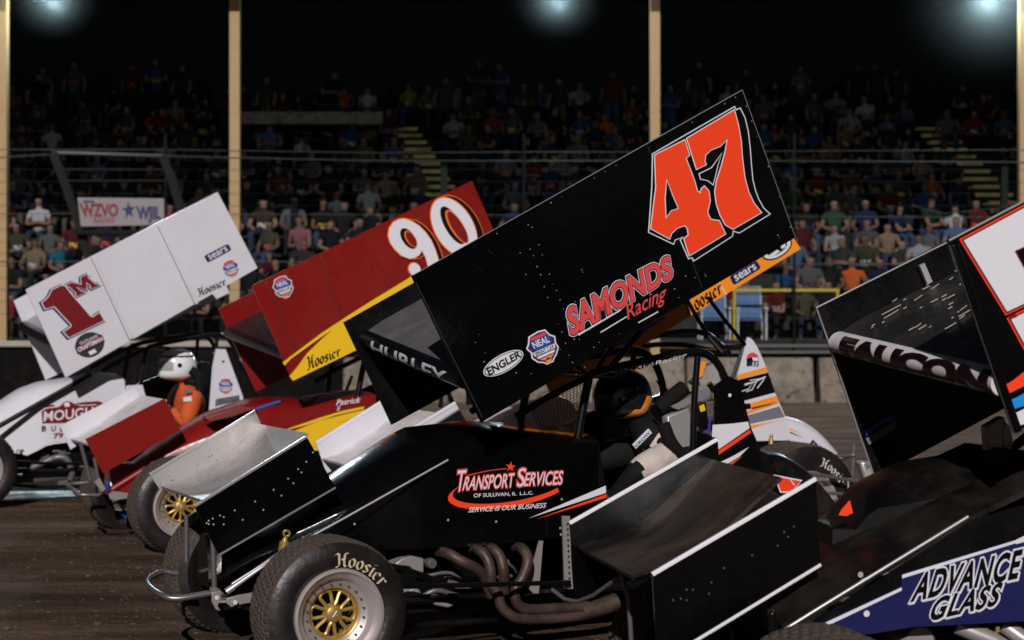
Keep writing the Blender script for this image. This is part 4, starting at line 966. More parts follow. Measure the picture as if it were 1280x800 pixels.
c.text(g, '79', quad(*zz([(248, 566), (352, 555), (352, 612), (248, 622)], *K)), .382, 1, 0, offset=.03)
g.build('lettering', [maroon, whitev, blackv], b1)
g = G(); dot(c, g, 22.5, 564, .382, .02, 1.5); g.build('rivet_heads', rivet_m, b1)
c.sheet('cockpit_side', [(158, 482), (178, 481), (185, 506), (150, 540), (140, 545)], .39, .01, white)
s1 = c.sheet('sail_panel', [(270, 436), (282, 436.5), (304, 496.5), (304, 505), (261, 520), (265.5, 459)], .40, .012, white)
g = G(); shield(c, g, (282, 483), 20, 21, 0, .40, 1); g.build('series_emblem', SHIELD_M, s1)
g = G(); c.decal(g, [(270, 499), (299, 494), (299.5, 500), (269, 508)], .40, 1, 0); c.decal(g, [(271, 500), (298, 495.2), (298.5, 499), (270.2, 506.5)], .40, 2, 1); c.text(g, 'MOUGH', quad((273, 500.5), (296, 496.5), (296, 499.5), (273, 504.5)), .40, 3, 0); dot(c, g, 279, 452, .40, .012, 2); g.build('plate_sticker', [blackv, greyv], s1)
wheel(c, 0, .88, .333, .28, c.hubw, letters=tan_letter, start=.55)
wheel(c, -2.2, .74, .39, .34, .39, letters=tan_letter)
chassis(c); cage(c)
tubes(c, 'radius_rod', [([(18, 577, .7), (60, 579, .6), (110, 580, .5)], .014), ([(16, 606, .45), (60, 609, .45), (118, 606, .45)], .016)], blackg)
g = G(); rnd = random.Random(3)
for k in range(26): g.box(c.p(rnd.uniform(22, 105), rnd.uniform(563, 606), rnd.uniform(.2, .34)), (rnd.uniform(.02, .09), .03, rnd.uniform(.02, .06)))
g.tube(c.P3([(40, 585, .35), (70, 572, .4), (84, 575, .42), (90, 590, .42), (88, 600, .4)]), .03, 10, smooth=True)
g.build('engine_front_casting', mat('oily_casting', (.25, .24, .24), .4, .8, grime=.5, gcol=(.03, .03, .03), gscale=10), c.root, bevel=.006)
# ---------------------------------------------------------------- people
def skin_mesh(name, bones, mats, subdiv=1, hair_dir=None, regions=None):
    """bones: list of chains [(x,y,z,r),...] rooted on shared points; one continuous skinned surface. Faces get the region of the nearest bone."""
    pts, rad, edges, idx, reg = [], [], [], {}, {}
    def add(p):
        k = (round(p[0], 4), round(p[1], 4), round(p[2], 4))
        if k not in idx: idx[k] = len(pts); pts.append(Vector(p[:3])); rad.append(p[3])
        return idx[k]
    segs = []
    for rg, ch in bones:
        ids = [add(p) for p in ch]
        for a, b in zip(ids, ids[1:]): edges.append((a, b)); segs.append((a, b, rg))
    me = bpy.data.meshes.new(name); me.from_pydata(pts, edges, [])
    o = bpy.data.objects.new(name, me); COL.objects.link(o)
    md = o.modifiers.new('skin', 'SKIN'); md.use_smooth_shade = True; md.branch_smoothing = .3
    for i, r in enumerate(rad): me.skin_vertices[0].data[i].radius = (r if not isinstance(r, tuple) else r)if isinstance(r, tuple) else (r, r)
    me.skin_vertices[0].data[0].use_root = True
    sb = o.modifiers.new('sub', 'SUBSURF'); sb.levels = subdiv; sb.render_levels = subdiv
    dg = bpy.context.evaluated_depsgraph_get(); dg.update()
    out = bpy.data.meshes.new_from_object(o.evaluated_get(dg)); out.name = name
    bpy.data.objects.remove(o); bpy.data.meshes.remove(me)
    out.materials.clear()
    for m in mats: out.materials.append(m)
    for p in out.polygons:
        c = p.center; best = 1e9; rg = 0
        for a, b, r in segs:
            A, B = pts[a], pts[b]; d = B-A; t = max(0, min(1, (c-A).dot(d)/max(d.length_squared, 1e-9)))
            ra = rad[a] if not isinstance(rad[a], tuple) else max(rad[a]); rb = rad[b] if not isinstance(rad[b], tuple) else max(rad[b])
            dist = (c-(A+d*t)).length-(ra*(1-t)+rb*t)*.8
            if dist < best: best = dist; rg = r
        if callable(rg): rg = rg(c, p.normal)
        p.material_index = rg; p.use_smooth = True
    return out
def obj_mat(name, kind, rough=.85):
    """Cloth, skin and hair of the crowd: one hue per person."""
    m = bpy.data.materials.new(name); m.use_nodes = True; N = m.node_tree.nodes; L = m.node_tree.links; b = N['Principled BSDF']
    b.inputs['Roughness'].default_value = rough; b.inputs['Specular IOR Level'].default_value = .15
    oi = N.new('ShaderNodeObjectInfo')
    if kind == 'shirt':
        tc = N.new('ShaderNodeTexCoord'); nz = N.new('ShaderNodeTexNoise'); nz.inputs['Scale'].default_value = 14
        mr = N.new('ShaderNodeMapRange'); mr.inputs[3].default_value = .75; mr.inputs[4].default_value = 1.2
        mx = N.new('ShaderNodeMix'); mx.data_type = 'RGBA'; mx.blend_type = 'MULTIPLY'; mx.inputs[0].default_value = 1
        L.new(tc.outputs['Object'], nz.inputs['Vector']); L.new(nz.outputs['Fac'], mr.inputs[0]); L.new(oi.outputs['Color'], mx.inputs[6]); L.new(mr.outputs[0], mx.inputs[7])
        # a printed chest on some shirts, blotchy cloth on others
        sx = N.new('ShaderNodeSeparateXYZ'); L.new(tc.outputs['Object'], sx.inputs[0])
        def mth(op, a, b_=None, v=None):
            q = N.new('ShaderNodeMath'); q.operation = op; L.new(a, q.inputs[0])
            if b_ is not None: L.new(b_, q.inputs[1])
            elif v is not None: q.inputs[1].default_value = v
            return q.outputs[0]
        inx = mth('LESS_THAN', mth('ABSOLUTE', sx.outputs[0]), v=.10); infr = mth('LESS_THAN', sx.outputs[1], v=-.05)
        zf = mth('FRACT', mth('MULTIPLY', sx.outputs[2], v=2.2)); inz = mth('LESS_THAN', mth('ABSOLUTE', mth('SUBTRACT', zf, v=.5)), v=.13)
        n3 = N.new('ShaderNodeTexNoise'); n3.inputs['Scale'].default_value = 22; L.new(tc.outputs['Object'], n3.inputs['Vector'])
        ink = mth('GREATER_THAN', n3.outputs['Fac'], v=.5); some = mth('GREATER_THAN', mth('FRACT', mth('MULTIPLY', oi.outputs['Random'], v=5.7)), v=.5)
        fac = mth('MULTIPLY', mth('MULTIPLY', mth('MULTIPLY', inx, infr), mth('MULTIPLY', inz, ink)), some)
        pr = N.new('ShaderNodeValToRGB'); pr.color_ramp.interpolation = 'CONSTANT'; pe = pr.color_ramp.elements
        pe[0].color = (.30, .30, .32, 1); pe[1].position = .4; pe[1].color = (.02, .02, .03, 1); p3 = pe.new(.65); p3.color = (.35, .06, .04, 1); p4 = pe.new(.85); p4.color = (.4, .3, .05, 1)
        L.new(mth('FRACT', mth('MULTIPLY', oi.outputs['Random'], v=17.3)), pr.inputs[0])
        m2 = N.new('ShaderNodeMix'); m2.data_type = 'RGBA'; L.new(fac, m2.inputs[0]); L.new(mx.outputs[2], m2.inputs[6]); L.new(pr.outputs[0], m2.inputs[7]); L.new(m2.outputs[2], b.inputs['Base Color'])
    else:
        cr = N.new('ShaderNodeValToRGB'); cr.color_ramp.interpolation = 'CONSTANT'
        cols = {'legs': [(.010, .014, .026), (.02, .034, .07), (.010, .010, .012), (.05, .042, .03), (.014, .022, .045), (.006, .006, .008)],
                'skin': [(.12, .068, .048), (.15, .088, .064), (.085, .046, .032), (.135, .076, .054)],
                'hair': [(.012, .008, .006), (.03, .018, .010), (.09, .055, .025), (.008, .007, .007), (.16, .15, .14), (.20, .12, .05)]}[kind]
        el = cr.color_ramp.elements
        for i, cc in enumerate(cols):
            e = el[i] if i < len(el) else el.new(i/len(cols)); e.position = i/len(cols); e.color = (*cc, 1)
        mul = N.new('ShaderNodeMath'); mul.operation = 'MULTIPLY'; mul.inputs[1].default_value = {'legs': 7.3, 'skin': 3.7, 'hair': 11.1}[kind]
        fr = N.new('ShaderNodeMath'); fr.operation = 'FRACT'
        L.new(oi.outputs['Random'], mul.inputs[0]); L.new(mul.outputs[0], fr.inputs[0]); L.new(fr.outputs[0], cr.inputs[0]); L.new(cr.outputs[0], b.inputs['Base Color'])
    return m
CM = [obj_mat('spectator_top', 'shirt'), obj_mat('spectator_legs', 'legs'), obj_mat('spectator_skin', 'skin', .6), obj_mat('spectator_hair', 'hair', .6), mat('shoe_dark', (.02, .02, .022), .7)]
SH, LG, SK, HR, BT = 0, 1, 2, 3, 4
def head_region(hz, y0, hair):
    def f(c, n):
        # people face -Y; hair on the back and crown
        y = c.y-y0
        if hair == 'cap': return BT if c.z > hz+.028-.25*max(0, y) else (HR if y > .02 and c.z > hz-.05 else SK)
        if hair == 'long': return HR if (c.z > hz+.035 or y > -.015 or abs(c.x) > .068) else SK
        return HR if (c.z > hz+.045 or (y > .02 and c.z > hz-.05)) else SK
    return f
def person_bones(pose, hair='short'):
    B = []
    if pose.startswith('sit'):
        lean = {'sit': .0, 'sit_lean': -.16, 'sit_cross': .02, 'sit_wide': .03}[pose]
        pel = (0, 0, .50, .15); wst = (0, lean*.3, .66, .14); ch = (0, lean*.7, .86, .165); nk0 = (0, lean*.95, 1.01, .085); nk = (0, lean-.01, 1.07, .055)
        hd = (0, lean-.03, 1.17, .095); ht = (0, lean-.02, 1.25, .075)
        B += [(SH, [pel, wst, ch, nk0]), (SK, [nk0, nk])]
        B += [(head_region(1.17, hd[1], hair), [nk, hd, ht])]
        for s in (-1, 1):
            hip = (s*.10, -.02, .49, .10); kw = .20 if pose == 'sit_wide' else .13
            kn = (s*kw, -.45, .50, .075); an = (s*kw, -.44, .10, .05); toe = (s*kw*1.1, -.58, .05, .045)
            B += [(LG, [pel, hip, kn, an]), (BT, [an, toe])]
            sh = (s*.185, lean*.85, .955, .075)
            if pose == 'sit_cross': el, ha = (s*.26, lean-.10, .70, .05), (-s*.06, lean-.24, .74, .042)
            elif pose == 'sit_lean': el, ha = (s*.22, -.32, .62, .048), (s*.05, -.48, .66, .042)
            else: el, ha = (s*.27, lean-.08, .68, .05), (s*.10, -.32, .58, .042)
            B += [(SH, [ch, sh, ((sh[0]+el[0])/2, (sh[1]+el[1])/2, (sh[2]+el[2])/2, .055)]), (SK, [((sh[0]+el[0])/2, (sh[1]+el[1])/2, (sh[2]+el[2])/2, .055), el, ha])]
    else:
        pel = (0, 0, .95, .145); wst = (0, 0, 1.10, .135); ch = (0, .01, 1.32, .165); nk0 = (0, 0, 1.47, .085); nk = (0, -.01, 1.53, .055)
        hd = (0, -.03, 1.63, .095); ht = (0, -.02, 1.71, .075)
        B += [(SH, [pel, wst, ch, nk0]), (SK, [nk0, nk]), (head_region(1.63, hd[1], hair), [nk, hd, ht])]
        for s in (-1, 1):
            hip = (s*.095, 0, .90, .10); kn = (s*.11, -.02, .50, .068); an = (s*.12, .02, .09, .048); toe = (s*.14, -.13, .045, .045)
            B += [(LG, [pel, hip, kn, an]), (BT, [an, toe])]
            sh = (s*.19, 0, 1.415, .075)
            if pose == 'stand_cross': el, ha = (s*.27, -.06, 1.15, .05), (-s*.05, -.22, 1.20, .042)
            else: el, ha = (s*.28, .02, 1.14, .05), (s*.27, -.08, .90, .042)
            mid = ((sh[0]+el[0])/2, (sh[1]+el[1])/2, (sh[2]+el[2])/2, .055)
            B += [(SH, [ch, sh, mid]), (SK, [mid, el, ha])]
    return B
POSE = {(p, h): skin_mesh('person', person_bones(p, h), CM) for p in ('sit', 'sit_lean', 'sit_cross', 'sit_wide', 'stand', 'stand_cross') for h in ('short', 'long', 'cap')}
SEATH = .44                                                   # pelvis height above the feet of a seated body
# ---------------------------------------------------------------- the grandstand
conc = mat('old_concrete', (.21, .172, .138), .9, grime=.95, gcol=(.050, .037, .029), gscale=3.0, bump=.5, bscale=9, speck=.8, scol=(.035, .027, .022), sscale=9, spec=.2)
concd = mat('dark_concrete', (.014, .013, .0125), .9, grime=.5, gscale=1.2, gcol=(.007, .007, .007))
wood = mat('weathered_bench_board', (.022, .019, .017), .8, spec=.2, grime=.5, gcol=(.010, .009, .008), gscale=3)
steel_d = mat('dark_painted_steel', (.005, .006, .006), .7, spec=.15)
ypost = mat('cream_painted_post', (.36, .24, .11), .6, grime=.35, gcol=(.36, .24, .11), gscale=2.2, bump=.1, bscale=8)
ystep = mat('yellow_step_nosing', (.85, .64, .22), .7, grime=.5, gcol=(.2, .15, .06), gscale=4)
yrail = mat('yellow_rail_paint', (.40, .30, .02), .5)
NR, Y0, DY, Z0, DZ = 13, 34.2, .95, 1.10, .45
def row_y(k): return Y0+1.0+DY*k
def row_z(k): return Z0+DZ*k
stand = tag(empty('grandstand', (0, Y0, 0)), 'dark roofed grandstand rising in rows behind the track fence', 'grandstand')
def Wd(g): 
    g.v = [(x, y-Y0, z) for x, y, z in g.v]; return g
XL, XR = -20.0, 21.0
g = G()
g.box(((XL+XR)/2, Y0+.0, Z0-.10), (XR-XL, 1.5, .2))
for k in range(NR): g.box(((XL+XR)/2, row_y(k)+.35+.0, row_z(k)/2-.01*k*0), (XR-XL, DY-.004, row_z(k)))
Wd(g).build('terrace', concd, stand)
g = G(); yb = row_y(NR)+1.6
g.box(((XL+XR)/2, yb+.1, 5.5), (XR-XL, .2, 11)); Wd(g).build('back_wall', mat('dark_back_wall', (.008, .009, .010), .9), stand)
g = G(); g.prism([(XL, Y0-2.3, 8.0), (XR, Y0-2.3, 8.0), (XR, yb+.6, 10.4), (XL, yb+.6, 10.4)], (0, 0, .12))
for i in range(15): 
    x = XL+1+i*2.8; g.prism([(x, Y0-2.2, 7.82), (x+.12, Y0-2.2, 7.82), (x+.12, yb, 10.2), (x, yb, 10.2)], (0, 0, .18))
Wd(g).build('roof', mat('dark_roof_underside', (.010, .012, .012), .85), stand)
def stair(x0, x1, k0, k1, dx, wdt):
    g = G(); n = (k1-k0)*2+1
    for i in range(n):
        t = i/(n-1); k = k0+i/2; x = x0+(x1-x0)*t
        yf = row_y(0)-.125+DY*k; zt = row_z(0)+DZ*k
        if i % 2: g.box((x, yf+DY/4, zt-DZ/4), (wdt, DY/2-.004, DZ/2), 1)
        g.box((x, yf-.012, zt-.035), (wdt, .05, .085), 0)
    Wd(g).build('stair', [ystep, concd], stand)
xa = at(568, 230, row_y(6)).x; xb = at(499, 155, row_y(12)).x
st1 = (xa, xb); stair(st1[0], st1[1], 6, 12, 0, 1.0)
xa = at(1270, 245, row_y(6)).x; xb = at(1163, 162, row_y(12)).x
st2 = (xa, xb); stair(st2[0], st2[1], 6, 12, 0, .9)
def put_bench(k):
    cuts = [XL]
    for (a_, k0, k1) in ((st1, 6, 12), (st2, 6, 12)):
        if k0-1 <= k <= k1: xc = a_[0]+(a_[1]-a_[0])*(k-k0)/(k1-k0); cuts += [xc-.62, xc+.62]
    cuts.append(XR)
    for x0, x1 in zip(cuts[::2], cuts[1::2]):
        g = G(); g.box(((x0+x1)/2, row_y(k)+.20, row_z(k)+.40), (x1-x0, .30, .045)); n = max(2, int((x1-x0)/3))
        for i in range(n): g.box((x0+.4+(x1-x0-.8)*i/(n-1), row_y(k)+.20, row_z(k)+.19), (.06, .22, .376))
        Wd(g).build('bench', wood, stand)
for k in range(NR): put_bench(k)
g = G(); a, b = at(300, 150, row_y(9)+.3), at(480, 150, row_y(9)+.3); g.box(((a.x+b.x)/2, row_y(9)-.14, a.z), (b.x-a.x, .10, .30)); Wd(g).build('walkway_beam', conc, stand)
for px in (555, 1255):
    a = at(px, 230, row_y(3)); g = G(); g.box((a.x, row_y(3), a.z-.35), (.14, .14, 1.7)); Wd(g).build('stair_rail_post', steel_d, stand)
for (x, wpx, y) in ((3, 13.5, 0), (294, 12.5, 0), (818.5, 12, 0), (1279, 11, 0)):
    Yp = Y0-.9; a = at(x, 250, Yp); w = wpx/FOC*Yp
    g = G(); g.box((0, 0, 4.35), (w, w*.9, 8.7)); g.box((0, 0, .08), (w*1.7, w*1.6, .16))
    nm = {3: 'leftmost of the cream roof posts, at the photo edge', 294: 'cream roof post rising just above the white car wing', 818.5: 'cream roof post above the orange 47 number', 1279: 'rightmost of the cream roof posts, at the photo edge'}[x]
    o = g.build('roof_post', ypost); o.location = (a.x, Yp, 0); tag(o, nm, 'post', 'cream posts holding the grandstand roof')
# floodlights under the roof edge
lens = mat('floodlight_lens', (.8, .9, .9), .2, emit=((.70, .93, 1.0), 55))
for x, lb in ((62, 'lit floodlight under the roof edge above the left bay'), (697, 'lit floodlight under the roof edge above the middle bay'), (1240, 'brightest lit floodlight under the roof edge, above the right bay')):
    Yl = Y0-1.6; a = at(x, -21, Yl)
    r = tag(empty('floodlight', a), lb, 'floodlight', 'floodlights under the roof edge')
    tilt = Matrix.Rotation(radians(-38), 3, 'X')
    g = G(); g.lathe([(.05, .30), (.12, .28), (.20, .12), (.25, 0), (.235, 0), (.19, .11), (.0, .16)], (0, 0, 0), tilt @ Vector((0, .8, .6)), 28); g.build('housing', steel_d, r)
    g = G(); g.lathe([(0, .012), (.235, .012)], (0, 0, 0), tilt @ Vector((0, .8, .6)), 28); g.build('lens', lens, r)
    g = G(); g.tube([(0, .2, .15), (0, .25, .75)], .03, 8); g.build('bracket', steel_d, r)
    ld = bpy.data.lights.new('floodlight_beam', 'SPOT'); lo = bpy.data.objects.new('floodlight_beam', ld); COL.objects.link(lo)
    ld.energy = 1500; ld.color = (.75, .93, 1.0); ld.spot_size = radians(125); ld.spot_blend = .6; ld.shadow_soft_size = .25
    lo.parent = r; lo.location = (0, -.12, -.06); lo.rotation_euler = Vector((0, .72, .5)).to_track_quat('Z', 'Y').to_euler()
    ld = bpy.data.lights.new('crowd_fill_lamp', 'POINT'); lo = bpy.data.objects.new('crowd_fill_lamp', ld); COL.objects.link(lo)  # fill lamp added behind the housing to brighten the dark upper rows
    ld.energy = 230; ld.color = (.75, .93, 1.0); ld.shadow_soft_size = .12; lo.parent = r; lo.location = (0, .42, -.30)
    bm = bmesh.new(); bmesh.ops.create_icosphere(bm, subdivisions=3, radius=1.0); me = bpy.data.meshes.new('lamp_dust'); bm.to_mesh(me); bm.free()
    if 'lit_dust' not in MATS:
        m = bpy.data.materials.new('lit_dust'); m.use_nodes = True; m.node_tree.nodes.remove(m.node_tree.nodes['Principled BSDF'])
        pv = m.node_tree.nodes.new('ShaderNodeVolumePrincipled'); pv.inputs['Color'].default_value = (.75, .92, .95, 1); pv.inputs['Density'].default_value = .0
        nt = m.node_tree; tc = nt.nodes.new('ShaderNodeTexCoord'); gr = nt.nodes.new('ShaderNodeTexGradient'); gr.gradient_type = 'QUADRATIC_SPHERE'
        ml = nt.nodes.new('ShaderNodeMath'); ml.operation = 'MULTIPLY'; ml.inputs[1].default_value = .055
        nt.links.new(tc.outputs['Object'], gr.inputs[0]); nt.links.new(gr.outputs['Fac'], ml.inputs[0]); nt.links.new(ml.outputs[0], pv.inputs['Density'])
        m.node_tree.links.new(pv.outputs[0], m.node_tree.nodes['Material Output'].inputs['Volume']); MATS['lit_dust'] = m
    me.materials.append(MATS['lit_dust'])
    d_ = bpy.data.objects.new('lamp_dust', me); COL.objects.link(d_); d_.location = a+Vector((0, .2, -.2)); k_ = {62: .5, 697: .5, 1240: .95}[x]; d_.scale = (2.1*k_, 1.5*k_, 1.9*k_)
    tag(d_, 'lit dust hanging around the floodlight, '+lb.split('above the ')[1], 'dust', kind='stuff')
# fence cables, rails, flag stand, banner
f = tag(empty('catch_fence', (0, Y0-1.0, 0)), 'cable catch fence strung along the front of the grandstand', 'fence')
wire = mat('fence_cable', (.07, .072, .072), .6, .3)
def cable(pts, r, name='cable', m=wire):
    g = G(); g.tube([at(x, y, Y0-1.0)-Vector((0, Y0-1.0, 0)) for x, y in pts], r, 6); g.build(name, m, f)
cable([(-40, 187), (205, 187), (470, 191), (640, 190), (830, 190), (960, 189), (1320, 187)], .0055)
cable([(-40, 199), (100, 191), (203, 195), (470, 201), (640, 201), (960, 201), (1320, 203)], .008)
cable([(-40, 267), (400, 268), (900, 270), (1320, 272)], .006); cable([(-40, 327), (300, 327), (900, 330), (1320, 330)], .010); cable([(1140, 257), (1180, 267), (1230, 262), (1320, 250)], .005)
for x in (-30, 207, 655, 993, 1320):
    g = G(); a = at(x, 100, Y0-1.0); g.tube([(a.x, 0, .95), (a.x, 0, 5.0)], .026, 8); g.build('fence_post', steel_d, f)
for i in range(13):
    y = 212+i*15; cable([(-40, y), (1320, y)], .0025, 'cable', mat('thin_fence_wire', (.012, .012, .012), .6, .3))
fs = tag(empty('flag_stand', at(150, 300, Y0-1.6)), 'dark framed flag stand hanging on the fence above the radio banner', 'flag stand')
o0 = at(150, 300, Y0-1.6)
def fsr(pts, r, name): 
    g = G(); g.tube([at(x, y, Y0-1.6)-o0 for x, y in pts], r, 6); g.build(name, mat('frame_steel', (.014, .015, .014), .7, spec=.2) if name != 'top_rail' else mat('grey_rail', (.05, .05, .047), .6), fs)
fsr([(66, 191), (205, 195)], .03, 'top_rail'); fsr([(66, 191), (85, 240), (112, 325)], .09, 'side_post'); fsr([(203, 195), (215, 225), (226, 262)], .09, 'side_post')
for y in (212, 226): fsr([(75, y), (212, y)], .018, 'mid_rail')
g = G(); a, b = at(97, 247, Y0-1.55)-o0, at(210, 283, Y0-1.55)-o0; g.box(((a.x+b.x)/2, .05, b.z-.12), (b.x-a.x, .6, .08)); g.build('floor_deck', steel_d, fs)
bo = at(151, 265, Y0-1.75); bn = tag(empty('banner', bo), 'white radio banner lettered in red and navy with a navy star', 'banner')
BP = [(97, 247), (205, 248), (205, 281), (101, 283)]
banm = mat('banner_sheet', (.24, .22, .23), .8, grime=.25, gcol=(.28, .25, .25), gscale=2, bump=.15, bscale=2)
g = G(); g.prism([at(x, y, Y0-1.75)-bo for x, y in BP], (0, .015, 0)); g.build('sheet', banm, bn)
g = G()
def btext(s, q, mi, off, lay=1, shear=0):
    V, Fc = text_geo(s, off, shear); V0, _ = text_geo(s, 0, shear); bb = (min(v[0] for v in V0), max(v[0] for v in V0), min(v[1] for v in V0), max(v[1] for v in V0)); Q = quad(*q)
    g.add([at(*Q((x-bb[0])/(bb[1]-bb[0]), (y-bb[2])/(bb[3]-bb[2])), Y0-1.75)-bo-Vector((0, .004*lay, 0)) for x, y in V], Fc, mi)
btext('WZVO', ((100, 255), (147.5, 255.5), (147, 270), (103, 271)), 0, .05)
btext('WJIL', ((171, 259), (201, 259), (200, 278), (173, 278.5)), 1, .05)
btext('RADIO', ((117, 273), (143, 272.5), (143, 278), (118, 279)), 0, .02)
st = [at(161+(9 if i % 2 == 0 else 3.6)*cos(-pi/2+i*pi/5-.1), 263+(12 if i % 2 == 0 else 4.6)*sin(-pi/2+i*pi/5-.1), Y0-1.75)-bo-Vector((0, .004, 0)) for i in range(10)]
g.poly(st, 1); g.poly([at(x, y, Y0-1.75)-bo-Vector((0, .004, 0)) for x, y in ((104, 250.5), (118, 251), (118, 253.5), (104, 253.5))], 1)
g.build('lettering', [maroon, navy], bn)
# front walls
YW = 32.0
def wall(x0, x1, name, m, label, top=1.0, cap=None):
    a, b = at(x0, 440, YW).x, at(x1, 440, YW).x
    r = tag(empty(name, ((a+b)/2, YW, 0)), label, 'wall')
    g = G(); g.box((0, .2, top/2), (b-a, .4, top)); g.build('wall_face', m, r, bevel=.01)
    if cap: g = G(); g.box((0, .18, top+.05), (b-a, .55, .10)); g.build('wall_cap', cap, r, bevel=.01)
wall(-120, 430, 'track_wall', mat('black_wall_surface', (.002, .002, .002), .8, spec=.1, grime=.2, gscale=2), 'black trackside wall with a pale concrete cap behind the white car', 1.0, mat('pale_concrete_cap', (.34, .31, .26), .9, grime=.5, gcol=(.16, .14, .11), gscale=1.5))  # plain black face under a paler cap
def block(x0, x1, label, top=.80):
    a, b = at(x0, 440, YW).x, at(x1, 440, YW).x; L = b-a
    rings = []
    for x in (-L/2, -L/2+.04, L/2-.04, L/2):
        e = .03 if abs(x) == L/2 else 0
        rings.append([Vector((x, -.28+e, 0)), Vector((x, -.26+e, .2)), Vector((x, -.18+e, .34)), Vector((x, -.13+e, top-.05-e)), Vector((x, -.10+e, top-e)), Vector((x, .10-e, top-e)), Vector((x, .13, top-.05)), Vector((x, .28, 0))])
    g = G(); g.loft(rings); o = g.build('concrete_barrier', conc); o.location = ((a+b)/2, YW, 0); tag(o, label, 'barrier', 'concrete barrier blocks along the track edge')
block(430, 560, 'concrete barrier block behind the black wing near the yellow swoosh'); block(565, 690, 'concrete barrier block hidden behind the black 47 car'); block(695, 855, 'concrete barrier block behind the driver of the 47 car')
block(858, 1015, 'concrete barrier block beside the white and orange sail panel'); block(1023, 1180, 'concrete barrier block right of the gap, beside the right car wing'); block(1188, 1340, 'concrete barrier block at the right photo edge behind the wing')
# rear concourse bits at right: low boards, yellow rail, lawn chairs
lb_ = tag(empty('low_bench', (0, Y0-1.2, 0)), 'low dark plank bench behind the concrete barrier blocks', 'bench')
for y in (432, 440):
    g = G(); a, b = at(840, y, Y0-1.2), at(1110, y, Y0-1.2); g.box(((a.x+b.x)/2, 0, a.z), (b.x-a.x, .2, .045)); g.build('plank', mat('grey_plank', (.10, .095, .085), .8), lb_)
for x in (870, 960, 1060): g = G(); a = at(x, 432, Y0-1.2); g.box((a.x, .02, a.z/2-.03), (.06, .1, a.z-.05)); g.build('leg', steel_d, lb_)
yr = tag(empty('yellow_rail', at(985, 362, Y0-.6)), 'yellow pipe rail in front of the seated crowd, right of the wing', 'rail'); o0 = at(985, 362, Y0-.6)
g = G(); g.tube([at(x, 363, Y0-.6)-o0 for x in (915, 1049)], .034, 8); g.build('top_rail', yrail, yr)
for x in (918, 1047): g = G(); g.tube([at(x, 364, Y0-.6)-o0, Vector((at(x, 364, Y0-.6).x-o0.x, 0, -o0.z+Z0))], .03, 8); g.build('post', yrail, yr)
chair_blue = mat('blue_lawn_chair_webbing', (.035, .085, .19), .7, grime=.2, gscale=6); chair_white = mat('white_chair_tube', (.42, .44, .44), .5)
def lawn_chair(px, label):
    Yc = Y0-.35; a = at(px, 400, Yc); r = tag(empty('lawn_chair', (a.x, Yc, Z0)), label, 'chair', 'blue webbed lawn chairs by the rail')
    g = G(); g.prism([(-.24, .24, .42), (.24, .24, .42), (.24, .42, 1.0), (-.24, .42, 1.0)], (0, .03, 0)); g.build('backrest', chair_blue, r)
    g = G(); g.prism([(-.24, -.24, .40), (.24, -.24, .40), (.24, .26, .38), (-.24, .26, .38)], (0, 0, -.03)); g.build('seat', chair_blue, r)
    for s in (-1, 1):
        g = G(); g.tube([(s*.27, -.26, 0), (s*.27, -.24, .58)], .018, 6); g.build('leg', chair_white, r)
        g = G(); g.tube([(s*.27, .34, 0), (s*.27, .26, .60)], .018, 6); g.build('leg', chair_white, r)
        g = G(); g.box((s*.27, 0, .60), (.06, .62, .03)); g.build('armrest', chair_white, r)
    g = G(); g.tube([(-.25, .24, .40), (-.25, .43, 1.02), (.25, .43, 1.02), (.25, .24, .40)], .014, 6); g.build('back_frame', chair_white, r)
    return r
lawn_chair(938, 'empty blue lawn chair with white arms under the yellow rail'); lawn_chair(893, 'blue lawn chair holding a man in jeans, left of the empty chair')
# ---------------------------------------------------------------- the crowd
COLS = {'black': (.010, .010, .012), 'charcoal': (.030, .030, .033), 'navy': (.012, .018, .06), 'dark red': (.12, .010, .012), 'grey': (.12, .12, .125), 'brown': (.06, .038, .025), 'white': (.46, .45, .49), 'orange': (.62, .13, .02),
        'blue': (.02, .075, .20), 'pale blue': (.09, .14, .23), 'green': (.02, .055, .025), 'olive': (.06, .06, .03), 'red': (.40, .03, .05), 'lime': (.42, .50, .03), 'yellow': (.55, .38, .03), 'purple': (.05, .025, .075), 'pink': (.26, .10, .12), 'turquoise': (.02, .17, .26), 'tan': (.24, .17, .10)}
def inpoly(x, y, P):
    c = False; j = len(P)-1
    for i in range(len(P)):
        if (P[i][1] > y) != (P[j][1] > y) and x < (P[j][0]-P[i][0])*(y-P[i][1])/(P[j][1]-P[i][1])+P[i][0]: c = not c
        j = i
    return c
HIDE = [[(32, 362), (272, 240), (322, 335), (82, 472), (17, 376)], [(315, 357), (590, 226), (640, 340), (365, 476)], LB, [(1020, 385), (1185, 300), (1290, 246), (1290, 600), (1090, 600)], [(0, 432), (1280, 432), (1280, 900), (0, 900)], [(273, 386), (315, 360), (365, 476), (300, 480)],
        [(700, 330), (905, 170), (1001, 311), (720, 480)], [(430, 403), (520, 350), (600, 520), (490, 530)], [(95, 245), (207, 245), (207, 283), (95, 283)], [(286, 0), (301, 0), (303, 262), (290, 262)], [(812, 0), (825, 0), (826, 170), (813, 170)], [(0, 0), (10, 0), (10, 235), (0, 235)]]
def headpx(x, y, z): return (CX+x/y*FOC, HY-(z-CAMH)/y*FOC)
people = []                                                  # (row, x, colour, pose, headpx)
def aisle(k, x):
    y = row_y(k); px = CX+x/y*FOC
    for (a, b, k0, k1) in ((st1, None, 6, 12), (st2, None, 6, 12)):
        if k0-3 <= k <= k1 and abs(x-(a[0]+(a[1]-a[0])*(k-k0)/(k1-k0))) < .72: return True
    return False
